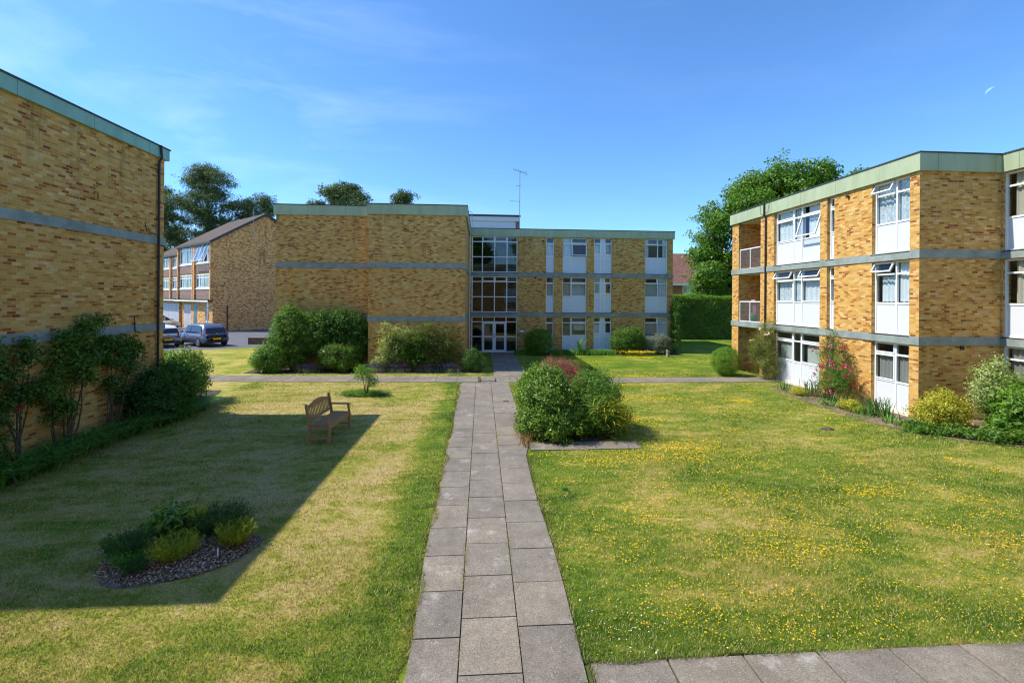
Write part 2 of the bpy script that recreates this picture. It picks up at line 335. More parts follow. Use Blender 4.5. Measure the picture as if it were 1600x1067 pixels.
def wall(mb, F, s0, s1, z0, z1, holes, thick=.3):
    ss = sorted({s0, s1, *[h[0] for h in holes], *[h[1] for h in holes]}); zs = sorted({z0, z1, *[h[2] for h in holes], *[h[3] for h in holes]})
    for a, b in zip(ss, ss[1:]):
        for c, d in zip(zs, zs[1:]):
            m, n = (a+b)/2, (c+d)/2
            if any(h[0] < m < h[1] and h[2] < n < h[3] for h in holes): continue
            mb.quad(F.p(a, 0, c), F.p(b, 0, c), F.p(b, 0, d), F.p(a, 0, d))
    for h in holes:
        t = h[4] if len(h) > 4 else thick
        a, b, c, d = h[:4]
        mb.quad(F.p(a, 0, c), F.p(a, 0, d), F.p(a, -t, d), F.p(a, -t, c)); mb.quad(F.p(b, 0, c), F.p(b, 0, d), F.p(b, -t, d), F.p(b, -t, c))
        mb.quad(F.p(a, 0, c), F.p(b, 0, c), F.p(b, -t, c), F.p(a, -t, c)); mb.quad(F.p(a, 0, d), F.p(b, 0, d), F.p(b, -t, d), F.p(a, -t, d))
def offset(poly, d):
    n = len(poly); out = []
    for i in range(n):
        a, b, c = Vector(poly[i-1]), Vector(poly[i]), Vector(poly[(i+1) % n])
        e1 = (b-a).normalized(); e2 = (c-b).normalized(); n1 = Vector((e1.y, -e1.x)); n2 = Vector((e2.y, -e2.x))
        m = (n1+n2); m = m / max(.2, m.dot(n1)); out.append(b + m*d)
    return out
def ring(mb, poly, do, di, z0, z1):
    o, i = offset(poly, do), offset(poly, di); n = len(poly)
    for k in range(n):
        a, b, c, d = o[k], o[(k+1) % n], i[(k+1) % n], i[k]
        mb.box8([(a.x, a.y, z0), (b.x, b.y, z0), (c.x, c.y, z0), (d.x, d.y, z0), (a.x, a.y, z1), (b.x, b.y, z1), (c.x, c.y, z1), (d.x, d.y, z1)])
def quadmesh(name, V, mat, parent=None, rnd=None):   # V: (N,4,3) quads
    N = len(V); me = bpy.data.meshes.new(name); off = np.array(parent_loc(parent)); V = (V - off).astype(np.float32)
    me.vertices.add(N*4); me.vertices.foreach_set('co', V.reshape(-1)); me.loops.add(N*4); me.polygons.add(N)
    me.loops.foreach_set('vertex_index', np.arange(N*4, dtype=np.int32)); me.polygons.foreach_set('loop_start', np.arange(N, dtype=np.int32)*4)
    me.update(calc_edges=True)
    at = me.attributes.new('rnd', 'FLOAT', 'POINT'); r = rng.random(N) if rnd is None else rnd; at.data.foreach_set('value', np.repeat(r, 4).astype(np.float32))
    return link(name, me, mat, parent)
def unit(v): return v / (np.linalg.norm(v, axis=1, keepdims=True) + 1e-9)
def leafquads(P, Nn, size, aspect=.55, jitter=.6, fold=.12, up=.0):
    N = len(P); n = unit(Nn + rng.normal(0, jitter, (N, 3)) + np.array([0, 0, up])); t = unit(np.cross(n, rng.normal(0, 1, (N, 3)))); b = np.cross(n, t)
    s = size * rng.uniform(.6, 1.3, (N, 1))
    return np.stack([P - t*s*.5, P + b*s*aspect*.5 + n*s*fold, P + t*s*.5, P - b*s*aspect*.5 + n*s*fold], 1)
def blobs_points(blobs, N, clump, shell=.35, zmin=.02, fill=.25, lump=.18):
    """points clustered into clumps over the shells of ellipsoid blobs"""
    B = np.array(blobs, float); w = (B[:, 3]*B[:, 4]*B[:, 5])**(2/3); w /= w.sum(); P = []; NN = []
    for bl, f in zip(B, w):
        n = int(N*f); r = bl[3:6]; area = 4*math.pi*(r.prod()**(2/3)); K = max(6, int(area/(clump**2)*1.1))
        D = unit(rng.normal(0, 1, (K, 3))); rad = 1 - shell*rng.random((K, 1))**1.6 + rng.normal(0, lump*.45, (K, 1))
        C = bl[:3] + D*rad*r
        m = int(n*(1-fill)); ki = rng.integers(0, K, m); off = rng.normal(0, 1, (m, 3)); ln = np.linalg.norm(off, axis=1, keepdims=True)
        off = off/ln*np.minimum(ln, 1.9)*clump*.52
        off[:, 2] *= .7
        p = C[ki] + off; P.append(p); NN.append(unit(D[ki]*.8 + off/clump*.7 + np.array([0, 0, .35])))
        m2 = n-m; d = unit(rng.normal(0, 1, (m2, 3))); q = bl[:3] + d*(rng.random((m2, 1))**.5)*.92*r; P.append(q); NN.append(d)
    P = np.concatenate(P); NN = np.concatenate(NN); k = P[:, 2] > zmin; return P[k], NN[k]
def stems(mb, base, blobs, n, r0=.02):
    for _ in range(n):
        b = random.choice(blobs); a = random.random()*6.28; q = random.random()*.6
        e = Vector((b[0]+math.cos(a)*b[3]*q, b[1]+math.sin(a)*b[4]*q, b[2]+b[5]*random.uniform(-.1, .7)))
        s = Vector(base) + Vector((random.uniform(-.1, .1), random.uniform(-.1, .1), 0)); m = s.lerp(e, .5) + Vector((random.uniform(-.1, .1), random.uniform(-.1, .1), .05))
        mb.tube([s, m, e], [r0, r0*.7, r0*.3], 5)
def sprigs(B, n, ln, size, aspect):
    B = np.array(B, float); w = (B[:, 3]*B[:, 4]*B[:, 5])**(2/3); w /= w.sum(); bi = rng.choice(len(B), n, p=w); D = rng.normal(0, 1, (n, 3)); D[:, 2] = np.abs(D[:, 2])*1.1; D = unit(D); S0 = B[bi, :3] + D*B[bi, 3:6]*.85
    dr = unit(D*.8 + rng.normal(0, .35, (n, 3)) + np.array([0, 0, .5])); k = 9; l = ln*rng.uniform(.4, 1.2, n); tt = (np.arange(k)+1)/k
    P = S0[:, None] + dr[:, None]*(l[:, None]*tt)[:, :, None] + rng.normal(0, size*.35, (n, k, 3)); return P.reshape(-1, 3), np.repeat(dr, k, 0)
def bush(name, label, cat, loc, blobs, N, leaf, size, clump=.22, aspect=.6, nst=8, group=None, flowers=None, jitter=.6, fill=.25, shell=.35, r0=.02, stemmat='stem', lump=.18, abs_=False):
    x0, y0 = loc[:2]
    B = [(b[0]+x0, b[1]+y0, *b[2:]) for b in blobs] if not abs_ else blobs
    t = thing(name, label, cat, (x0, y0, 0), group); P, NN = blobs_points(B, N, clump, shell=shell, fill=fill, lump=lump)
    if lump > .1: P2, N2 = sprigs(B, N//160, clump*1.6, size, aspect); P = np.concatenate([P, P2]); NN = np.concatenate([NN, N2])
    quadmesh('foliage', leafquads(P, NN, size, aspect, jitter), L[leaf], t)
    mb = MB(); stems(mb, (x0, y0, 0), B, nst, r0); mb.build('stem', M[stemmat], t)
    if flowers:
        for (mat, n, fs, kk, sel) in flowers:
            P2, N2 = blobs_points(B, max(40, n*6), clump, shell=.12, fill=0); k = sel(P2) if sel else np.ones(len(P2), bool); P2, N2 = P2[k], N2[k]
            idx = rng.permutation(len(P2))[:n]; C = np.repeat(P2[idx] + N2[idx]*.05, kk, 0); Nr = np.repeat(N2[idx], kk, 0)
            C = C + rng.normal(0, fs*.35, C.shape); quadmesh('flower', leafquads(C, Nr, fs*.8, .8, .7), L[mat], t)
    return t
def blades(name, P, H, mat, parent=None, wid=.012, lean=.5, spread=None, seg=4, az=None, droop=1.0):
    """strap leaves: P base points (N,3)"""
    N = len(P); a = rng.random(N)*6.283 if az is None else az + rng.normal(0, spread or .6, N)
    d = np.stack([np.cos(a), np.sin(a), np.zeros(N)], 1); s = np.stack([-np.sin(a), np.cos(a), np.zeros(N)], 1)
    h = H*rng.uniform(.6, 1.15, N); ln = lean*rng.uniform(.2, 1.3, N)*h; q = []
    for k in range(seg):
        pts = []
        for tt in (k/seg, (k+1)/seg):
            c = P + d*(ln*tt**1.6)[:, None] + np.array([0, 0, 1])*(h*(tt - droop*.35*tt**2.6))[:, None]; w = wid*(1-tt**2*.9)
            pts.append((c - s*w, c + s*w))
        q.append(np.stack([pts[0][0], pts[0][1], pts[1][1], pts[1][0]], 1))
    r = rng.random(N); return quadmesh(name, np.concatenate(q), L[mat], parent, np.tile(r, seg))

# ------------------------------------------------------------ windows
def window(parent, F, s0, s1, z0, z1, cols, rows, cells, dep=-.09, fw=.055, curtain=None, gl='glass', panel='white_panel', sill=True, name='window', crow=1):
    """cols/rows: fractions summing to 1 (rows from the top). cells[row][col]: g fixed glass, s sash glass, o open top vent, O open sash, p panel, w white board"""
    fm = MB(); pm = MB(); gm = MB(); W_, H_ = s1-s0, z1-z0
    cs = [s0]; [cs.append(cs[-1] + c*W_/sum(cols)) for c in cols]; zs = [z1]; [zs.append(zs[-1] - r*H_/sum(rows)) for r in rows]
    d0, d1 = dep-.07, dep
    e = fw
    F.box(fm, s0, s0+e, d0, d1, z0, z1); F.box(fm, s1-e, s1, d0, d1, z0, z1); F.box(fm, s0+e, s1-e, d0, d1, z1-e, z1); F.box(fm, s0+e, s1-e, d0, d1, z0, z0+e)
    for c in cs[1:-1]: F.box(fm, c-e/2, c+e/2, d0, d1, z0+e, z1-e)
    for z in zs[1:-1]:
        for a, b in zip(cs, cs[1:]):
            F.box(fm, a+(e if a == cs[0] else e/2), b-(e if b == cs[-1] else e/2), d0+.004, d1-.004, z-e/2, z+e/2)
    if sill: F.box(fm, s0-.03, s1+.03, dep-.02, .035, z0-.03, z0-.002)
    opens = []
    for ri in range(len(rows)):
        for ci in range(len(cols)):
            a, b = cs[ci]+e*.5, cs[ci+1]-e*.5; t, bo = zs[ri]-e*.5, zs[ri+1]+e*.5; c = cells[ri][ci]
            if c in 'pw': F.box(pm, a, b, dep-.05, dep-.025, bo, t)
            elif c == 'g': gm.quad(F.p(a, dep-.035, bo), F.p(b, dep-.035, bo), F.p(b, dep-.035, t), F.p(a, dep-.035, t))
            elif c == 's':
                k = .035
                a, b, t, bo = a+.003, b-.003, t-.003, bo+.003
                F.box(fm, a, a+k, dep-.05, dep+.015, bo, t); F.box(fm, b-k, b, dep-.05, dep+.015, bo, t); F.box(fm, a+k, b-k, dep-.05, dep+.015, t-k, t); F.box(fm, a+k, b-k, dep-.05, dep+.015, bo, bo+k)
                gm.quad(F.p(a+k, dep-.02, bo+k), F.p(b-k, dep-.02, bo+k), F.p(b-k, dep-.02, t-k), F.p(a+k, dep-.02, t-k))
            elif c in 'oO': opens.append((a, b, t, bo, R_(28) if c == 'o' else R_(18)))
    wo = fm.build(name, M['white'], parent)
    if pm.v: pm.build('infill_panel', M[panel], wo)
    for (a, b, t, bo, ang) in opens:      # sash hinged at the top, swung outward
        sm = MB(); h = t-bo; k = .045
        def q(s, r, w): return F.p(s, dep+.02 + math.sin(ang)*r + math.cos(ang)*w, t - math.cos(ang)*r + math.sin(ang)*w)
        def bx(sa, sb, ra, rb): sm.box8([q(sa, ra, -.02), q(sb, ra, -.02), q(sb, ra, .03), q(sa, ra, .03), q(sa, rb, -.02), q(sb, rb, -.02), q(sb, rb, .03), q(sa, rb, .03)])
        bx(a, a+k, 0, h); bx(b-k, b, 0, h); bx(a+k, b-k, 0, k); bx(a+k, b-k, h-k, h); so = sm.build('open_sash', M['white'], wo)
        gm.quad(q(a+k, k, 0), q(b-k, k, 0), q(b-k, h-k, 0), q(a+k, h-k, 0))
    if gm.v: gm.build('pane', M[gl], wo)
    if curtain:
        for (kind, sa, sb, top, bot) in curtain:      # fractions of width, heights absolute fractions
            cm = MB(); A = s0+sa*W_; B = s0+sb*W_; T = z0+top*H_; Bo = z0+bot*H_; n = max(6, int((B-A)/.02)); amp = .018 if kind != 'blind' else .002; ph = random.random()*6
            for i in range(n):
                x0, x1 = A+(B-A)*i/n, A+(B-A)*(i+1)/n
                y0, y1 = [dep-.12 + amp*math.sin(x*46+ph) + amp*.7*math.sin(x*23+ph*2) for x in (x0, x1)]
                l0, l1 = [Bo + (.02*abs(math.sin(x*19+ph)) if kind in ('lace', 'net') else 0) for x in (x0, x1)]
                cm.quad(F.p(x0, y0, l0), F.p(x1, y1, l1), F.p(x1, y1, T), F.p(x0, y0, T))
            cm.build('curtain' if kind != 'blind' else 'blind', M[kind], wo, smooth=True)
    return wo
def bandset(bt, poly, zs, mat='band', th=.25, do=.035):
    for z in zs: mb = MB(); ring(mb, poly, do, -.12, z-th, z); mb.build('floor_band', M[mat], bt)
def roofset(bt, poly, z0, z1, mat='fascia', do=.09):
    mb = MB(); ring(mb, poly, do, -.2, z0, z1); mb.build('fascia', M[mat], bt)
    mb = MB(); ring(mb, poly, do+.025, -.25, z1+.002, z1+.04); mb.build('roof_edge', M['flash'], bt)
    mb = MB(); mb.poly([(p.x, p.y, z1-.12) for p in offset(poly, -.15)]); mb.build('roof', M['felt'], bt)

# ------------------------------------------------------------ ground
mb = MB(); mb.quad((-400, -400, 0), (400, -400, 0), (400, 600, 0), (-400, 600, 0)); struct(mb.build('ground', M['lawn']))
# paving: middle and side columns of slabs
def slabs():
    mb = MB(); g = .013
    def sl(x0, x1, y0, y1, x0b=None, x1b=None):
        dz = random.uniform(-.002, .002); r = random.random(); x0b = x0 if x0b is None else x0b; x1b = x1 if x1b is None else x1b
        z0, z1 = -.03, .022+dz; t = random.uniform(-.001, .001)
        mb.box8([(x0+g/2, y0+g/2, z0), (x1-g/2, y0+g/2, z0), (x1b-g/2, y1-g/2, z0), (x0b+g/2, y1-g/2, z0), (x0+g/2, y0+g/2, z1), (x1-g/2, y0+g/2, z1+t), (x1b-g/2, y1-g/2, z1+t), (x0b+g/2, y1-g/2, z1)], r)
    def L_(y): return -.70 - .008*(y-4) + (.02*math.sin(y*1.7)+.015*math.sin(y*.6))
    def Rr(y): return (1.02 + .02*math.sin(y*1.3)) if y < 10.3 else 1.16
    y = 1.2
    while y < 18.8: sl(-.19, .415, y, min(y+.755, 18.85)); y += .755
    y = .95
    while y < 18.8: y2 = min(y+.75, 18.85); sl(L_(y), -.19, y, y2, L_(y2)); y += .75
    y = 1.07
    while y < 18.8: y2 = min(y+.75, 18.85); sl(.415, Rr(y), y, y2, None, Rr((y2) if y2 < 10.3 else y2)); y += .75
    # front path to the right
    x = 1.07
    while x < 16: sl(x, x+.75, 3.55, 4.3+.003*x); sl(x, x+.75, 2.8, 3.55); x += .76
    # cross path left and right
    for (xa, xb, ya, yb, slope) in ((-14.5, .0, 18.95, 20.35, -.045), ):
        x = xa
        while x < xb-.1:
            o = slope*(x+.45-xb)
            for j in range(2): sl(x, min(x+.9, xb), ya+o+j*(yb-ya)/2, ya+o+(j+1)*(yb-ya)/2)
            x += .9
    x = 0
    while x < 1.9: sl(x, x+.62, 18.88, 19.6); sl(x, x+.62, 19.6, 20.34); x += .625
    x = 1.9
    while x < 13.2:
        sl(x, x+.9, 18.72, 19.3); sl(x, x+.9, 19.3, 19.85); x += .9
    y = 20.36
    while y < 29.1:
        for j in range(2): sl(.6+j*.75, 1.35+j*.75, y, y+.75)
        y += .75
    # strip of paving along the near side of the island bed
    x = 1.17
    while x < 3.3: sl(x, x+.66, 10.40+.012*x, 11.0, None, None); x += .66
    return mb
struct(slabs().build('paved_path', M['slab'], bevel=.003))
mb = MB(); mb.quad((-.62, 1, .006), (.98, 1, .006), (1.10, 19, .006), (-.76, 19, .006)); mb.quad((1.03, 2.8, .006), (16, 2.8, .006), (16, 4.3, .006), (1.03, 4.3, .006)); mb.quad((-14.5, 19.7, .006), (.05, 19.02, .006), (.05, 20.3, .006), (-14.5, 20.9, .006)); mb.quad((.05, 18.9, .008), (1.9, 18.9, .008), (1.9, 20.3, .008), (.05, 20.3, .008)); struct(mb.build('path_bedding', conc('mossy_joint_soil', (.095, .09, .05), .4, 6)))
mb = MB(); mb.poly([(-70, 28, .004), (-22, 29, .004), (-17.6, 31.4, .004), (-13, 34, .004), (-9, 39, .004), (-9, 64, .004), (-70, 110, .004)]); struct(mb.build('car_park_road', M['tarmac']))
mb = MB(); mb.poly([(x, y, .012) for x, y in [(12.98, 17.9), (11.7, 17.75), (11.4, 16.6), (11.25, 15.2), (11.15, 13.6), (11.2, 12.3), (11.5, 11.4), (12.2, 10.6), (13.2, 10.05), (15.6, 9.6), (15.6, 12.68), (12.98, 12.68)]]); struct(mb.build('border_soil', M['drysoil']))
mb = MB(); mb.poly([(x, y, .012) for x, y in [(-9.43, 5), (-8.85, 5), (-8.85, 9), (-8.95, 12), (-8.8, 15), (-9.6, 17.6), (-11.5, 17.8), (-11.5, 14.2), (-9.43, 14.2)]]); mb.poly([(x, y, .012) for x, y in [(-10.8, 21.5), (-.1, 21.3), (.1, 22.3), (.0, 24), (-.8, 24), (-.8, 22.3), (-10.8, 22.9)]])
mb.poly([(x, y, .012) for x, y in [(2.3, 28.2), (12.9, 28.2), (12.9, 29.4), (2.3, 29.4)]]); struct(mb.build('shrub_border_soil', M['soil']))
def mound(name, cx, cy, rx, ry, rot, h, mat, n=28, m=7, wob=.06):
    mb = MB(); mb.v.append((cx, cy, h)); mb.r.append(.5)
    for j in range(1, m+1):
        q = j/m
        for i in range(n):
            a = 2*math.pi*i/n; w = 1 + wob*math.sin(3*a+1)+wob*.6*math.sin(5*a); x, y = rx*q*w*math.cos(a), ry*q*w*math.sin(a)
            mb.v.append((cx + x*math.cos(rot)-y*math.sin(rot), cy + x*math.sin(rot)+y*math.cos(rot), max(.008, h*(1-q**2.5)) + (.012*math.sin(x*31+y*17) if 0 < j < m else 0) + (0 if j < m else 0.0))); mb.r.append(.5)
    for i in range(n): mb.f.append((0, 1+i, 1+(i+1) % n))
    for j in range(m-1):
        for i in range(n): mb.f.append((1+j*n+i, 1+(j+1)*n+i, 1+(j+1)*n+(i+1) % n, 1+j*n+(i+1) % n))
    return mb.build(name, mat, smooth=True)
BED = (-4.03, 6.42, .92, .62, R_(12))
struct(mound('mulch_bed', *BED[:4], BED[4], .07, M['mulch']))
struct(mound('island_bed_soil', 2.45, 12.3, 1.4, 1.35, 0, .05, M['soil'])); struct(mound('sapling_bed_soil', -4.15, 16.75, .85, .5, 0, .03, M['soil']))
# bark chips on the mulch bed
n = 5200; a = rng.random(n)*6.283; q = np.sqrt(rng.random(n)); x, y = BED[2]*q*np.cos(a), BED[3]*q*np.sin(a); c, s_ = math.cos(BED[4]), math.sin(BED[4])
P = np.stack([BED[0]+x*c-y*s_, BED[1]+x*s_+y*c, .075*(1-q**2.5)+.012+rng.random(n)*.012], 1)
chipm = leafmat('bark_chip', [(.17, .085, .04), (.46, .27, .14), (.78, .54, .33)], .8, 0, .2)
tag(quadmesh('bark_chips', leafquads(P, np.tile([0, 0, 1.], (n, 1)), .035, .5, .5), chipm), 'loose brown bark chips covering the oval bed in the left lawn', 'bark chips', kind='stuff')

# ------------------------------------------------------------ lawn blades and wildflowers
def in_path(x, y):
    lp = -.70-.008*(y-4) + .03*np.sin(y*2.7) + .03*np.sin(y*7.1) - .02; rp = np.where(y < 10.3, 1.02 + .03*np.sin(y*2.1) + .02*np.sin(y*6.3), 1.16)
    m = (x > lp) & (x < rp) & (y < 20.2)
    m |= (x > 1.0) & (y < 4.30 + .02*np.sin(x*3.1) + .015*np.sin(x*8)); m |= (x < 1.9) & (y > 18.95-.045*np.minimum(x, 0)) & (y < 20.37-.045*np.minimum(x, 0)); m |= (x > 1) & (y > 18.7) & (y < 19.87); m |= (x > .57) & (x < 2.12) & (y > 20) & (y < 29.4)
    m |= (((x-2.5)**2 + (y-12.15)**2) < (1.36 + .06*np.sin(np.arctan2(y-12, x-2.5)*9) + .03*np.sin(np.arctan2(y-12, x-2.5)*23))**2)
    m |= (x > 1) & (x < 3.72 - (y-10.4)*.5 + .05*np.sin(y*17)) & (y > 10.40+.012*x + .02*np.sin(x*6)+.012*np.sin(x*17)) & (y < 11.1)
    c, s = math.cos(BED[4]), math.sin(BED[4]); u = (x-BED[0])*c + (y-BED[1])*s; v = -(x-BED[0])*s + (y-BED[1])*c
    m |= (u/BED[2]/.97)**2 + (v/BED[3]/.97)**2 < 1
    m |= ((x+4.15)/.8)**2 + ((y-16.75)/.46)**2 < 1
    m |= (x < -8.9) & (y < 17.5)
    ex = np.interp(y, [9.6, 10.05, 10.5, 11.3, 12.3, 13.6, 15.2, 16.6, 17.75, 17.9], [15.6, 13.2, 12.35, 11.6, 11.25, 11.2, 11.3, 11.45, 11.75, 12.98]); m |= (x > ex+.05*np.sin(y*9)+.04*np.sin(y*4)) & (y < 19) & (y > 9.6)
    m |= (y > 21.5) & (x < 0); m |= (y > 28.2)
    return m
N = 820000; y = 3.6*(22/3.6)**rng.random(N); lo, hi = -1.02*y-.6, 1.33*y+.6; x = lo + (hi-lo)*rng.random(N); k = ~in_path(x, y) & (x > -9.3) & (x < 15); x, y = x[k], y[k]
# extra ragged tufts spilling over the path edges
ne = 26000; ye = rng.uniform(3.6, 18.8, ne); xe = np.where(rng.random(ne) < .6, -.70-.008*(ye-4) + .03*np.sin(ye*2.7) + .03*np.sin(ye*7.1) - np.abs(rng.normal(0, .035, ne)) + .012, np.where(ye < 10, 1.02, 1.18) + .03*np.sin(ye*2.1) + .02*np.sin(ye*6.3) + np.abs(rng.normal(0, .035, ne)) - .012)
kk = ~((xe > 0) & (ye > 10)); xe, ye = xe[kk], ye[kk]
nf = 16000; xf = rng.uniform(1.0, 8, nf); yf = 4.30 + .02*np.sin(xf*3.1) + .015*np.sin(xf*8) + np.abs(rng.normal(0, .03, nf)) - .01
nj = 9000; yj = 3.8*(18.5/3.8)**rng.random(nj); xj = np.where(rng.random(nj) < .55, -.19, .415) + rng.normal(0, .006, nj); kj = (np.sin(yj*3.7+xj*9)+np.sin(yj*1.3)+rng.normal(0, .4, nj)) > .75; xf = np.concatenate([xf, xj[kj]]); yf = np.concatenate([yf, yj[kj]])
x = np.concatenate([x, xe, xf]); y = np.concatenate([y, ye, yf]); edge = np.concatenate([np.zeros(len(x)-len(xe)-len(xf)), np.ones(len(xe)+len(xf))])
n = len(x); az = rng.random(n)*6.283; w = .0032*(y/5)**.9*rng.uniform(.7, 1.3, n); h = rng.uniform(.008, .030, n)*(1+edge*.5)*(1 + .35*np.sin(x*1.3+np.sin(y*1.1))*np.cos(y*1.7))
ln = h*rng.uniform(.1, 1.3, n); B0 = np.stack([x, y, np.zeros(n)], 1); sd_ = np.stack([np.cos(az), np.sin(az), np.zeros(n)], 1)*w[:, None]; ds = np.stack([-np.sin(az), np.cos(az), np.zeros(n)], 1)
tip = B0 + ds*ln[:, None] + np.array([0, 0, 1.])*h[:, None]
V = np.stack([B0 - sd_, B0 + sd_, tip + sd_*.25, tip - sd_*.25], 1)
tag(quadmesh('grass_blades', V, M['blade']), 'short mown grass, green and straw coloured, covering the lawns', 'grass', kind='stuff')
def clumps(spec):
    X = []; Y = []
    for (cx, cy, rx, ry, n) in spec: n = int(n*1.1); X.append(rng.normal(cx, rx, n)); Y.append(rng.normal(cy, ry, n))
    return np.concatenate(X), np.concatenate(Y)
spec = [(4.2, 12.9, .45, .45, 520), (3.6, 9.9, .6, .22, 420), (4.8, 10.4, .5, .3, 420), (2.6, 9.6, .5, .2, 240), (5.6, 9.6, .9, .4, 300), (6.1, 15.6, .8, .25, 360), (7.6, 14.0, .8, .25, 200), (9.0, 15.2, .4, .2, 220), (6.4, 18.2, .9, .12, 220), (7.0, 20.2, .8, .2, 260), (5.0, 24.8, 1.0, .3, 420), (9.6, 26.9, .6, .2, 340), (9, 21, 1, .4, 150), (12, 25, 1.2, .6, 160), (17, 30, 3, 1.5, 260)]
for _ in range(170):
    cy = 4.6*(17/4.6)**random.random(); cx = random.uniform(1.3, min(1.25*cy, 11)); spec.append((cx, cy, random.uniform(.08, .45), random.uniform(.05, .22), int(random.uniform(8, 46))))
for _ in range(46):
    cx = random.uniform(2.5, 8.5); cy = random.uniform(4.5, 8.2); spec.append((cx, cy, random.uniform(.15, .45), random.uniform(.08, .25), int(random.uniform(30, 110))))
fx, fy = clumps(spec); ux = rng.uniform(1.1, 11, 1300); uy = 4.4*(18/4.4)**rng.random(1300); fx = np.concatenate([fx, ux]); fy = np.concatenate([fy, uy])
k = ~in_path(fx, fy) & (fx > 1.1); fx, fy = fx[k], fy[k]; n = len(fx)
ymat = leafmat('yellow_petal', [(.58, .36, .01), (.78, .52, .01), (.85, .62, .03)], .6, .25)
P = np.stack([fx, fy, rng.uniform(.022, .04, n)], 1); sz = .021*(fy/6)**.6
Vf = leafquads(P, np.tile([0, -.2, 1.], (n, 1)), 1.0, .85, .35); Vf = P[:, None] + (Vf-P[:, None])*sz[:, None, None]; tag(quadmesh('yellow_wildflowers', Vf, ymat), 'tiny yellow wildflowers scattered in drifts over the right lawn', 'wildflowers', kind='stuff')
n = 120; P = np.stack([np.concatenate([rng.uniform(1.15, 1.9, 50), rng.uniform(1.2, 9, 70)]), np.concatenate([rng.uniform(4.35, 5.2, 50), rng.uniform(4.35, 9, 70)]), rng.uniform(.03, .045, n)], 1)
tag(quadmesh('daisies', leafquads(P, np.tile([0, -.2, 1.], (n, 1)), .017, .9, .3), L['whitep']), 'tiny white daisies dotting the right lawn near the front path', 'daisies', kind='stuff')
n = 900; xx = rng.uniform(4, 18.5, n); P = np.stack([np.where(rng.random(n) < .5, -.72-.008*(xx-4)-np.abs(rng.normal(0, .03, n)), 1.03+np.abs(rng.normal(0, .03, n))), xx**1.0, rng.uniform(.026, .04, n)], 1); P = P[(np.sin(P[:, 1]*2.3+P[:, 0])+rng.normal(0, .4, n)) > .55]; P = P[(P[:, 0] < 0) | (P[:, 1] < 10)]
tag(quadmesh('fallen_leaves', leafquads(P, np.tile([0, 0, 1.], (len(P), 1)), .022, .7, .5), leafmat('fallen_leaf', [(.5, .25, .03), (.35, .17, .05), (.6, .4, .05)], .8, .2)), 'dry orange leaf litter gathered along the edges of the central path', 'leaf litter', kind='stuff')

# ------------------------------------------------------------ LEFT BUILDING
lt = thing('flat_block', 'large windowless buff brick flats at the left with blue-green fascia and climbing roses', 'apartment building', (-9.43, 6, 0))
LP = [(-9.43, 5.95), (-9.43, 14.2), (-22, 14.2), (-22, 5.95)]
mb = MB()
for i in range(4):
    a, b = LP[i], LP[(i+1) % 4]; mb.quad((*a, -.05), (*b, -.05), (*b, 7.55), (*a, 7.55))
mb.build('wall', M['brick'], lt); bandset(lt, LP, (5.22, 2.71), th=.22); roofset(lt, LP, 7.52, 7.83, 'fascia_blue')
FL = Fr((-9.43, 0), (0, 1), (1, 0))
mb = MB(); mb.tube([(-9.30, 13.86, 7.86), (-9.28, 13.87, 7.5), (-9.37, 13.9, 7.4), (-9.37, 13.9, .0)], .032, 8)
for z in (1, 3.2, 4.6, 6.2): mb.tube([(-9.37, 13.9, z), (-9.37, 13.9, z+.06)], .042, 8)
mb.build('downpipe', M['pipe'], lt)
mb = MB(); mb.tube([(-9.40, 13.4, 5.55), (-9.38, 13.42, 5.35), (-9.38, 13.6, 5.28), (-9.38, 13.8, 5.28)], .012, 5); mb.build('cable', M['pipe'], lt); mb = MB(); mb.tube([(-9.38, 13.0, 2.95), (-9.37, 13.02, 2.55), (-9.36, 13.2, 2.47)], .014, 5); mb.build('cable', M['pipe'], lt); mb = MB(); mb.tube([(-9.41, 11.7, 5.95), (-9.38, 11.72, 6.02), (-9.38, 11.8, 6.0), (-9.39, 11.82, 5.86)], .011, 5); mb.build('cable', M['pipe'], lt)

# ------------------------------------------------------------ CENTRAL BUILDING
ct = thing('flat_block', 'long buff brick flats facing the camera with glazed entrance hall and green fascia', 'apartment building', (0, 29.4, 0))
CP = [(-10.0, 22.9), (-5.42, 22.9), (-5.42, 22.3), (-.8, 22.3), (-.8, 29.4), (12.66, 29.4), (12.66, 38), (-10.0, 38)]
FC = Fr((0, 29.4), (1, 0), (0, -1)); FLZ = [(.03, 2.33), (2.6, 4.93), (5.18, 7.5)]
holes = []
WIN = [(4.19, 4.72), (5.28, 6.88), (7.36, 8.55), (10.77, 12.30)]
for (a, b) in FLZ:
    holes.append((-.62, 2.32, a, b))
    for (s0, s1) in WIN: holes.append((s0, s1, a, b))
mb = MB()
for i in range(len(CP)):
    a, b = CP[i], CP[(i+1) % len(CP)]
    if a == (-.8, 29.4): continue
    mb.quad((*a, -.05), (*b, -.05), (*b, 7.55), (*a, 7.55))
wall(mb, FC, -.8, 12.66, -.05, 7.55, holes, .3); mb.build('wall', M['brick'], ct)
bandset(ct, CP, (5.18, 2.6)); roofset(ct, CP, 7.5, 7.98)
mb = MB(); mb.tube([(-5.45, 22.87, 7.5), (-5.45, 22.87, .0)], .018, 8); mb.build('white_downpipe', M['white'], ct); mb = MB(); mb.tube([(-.74, 29.25, 7.9), (-.74, 29.25, 5.0), (-.74, 29.25, .1)], .03, 8); mb.build('white_downpipe', M['white'], ct)
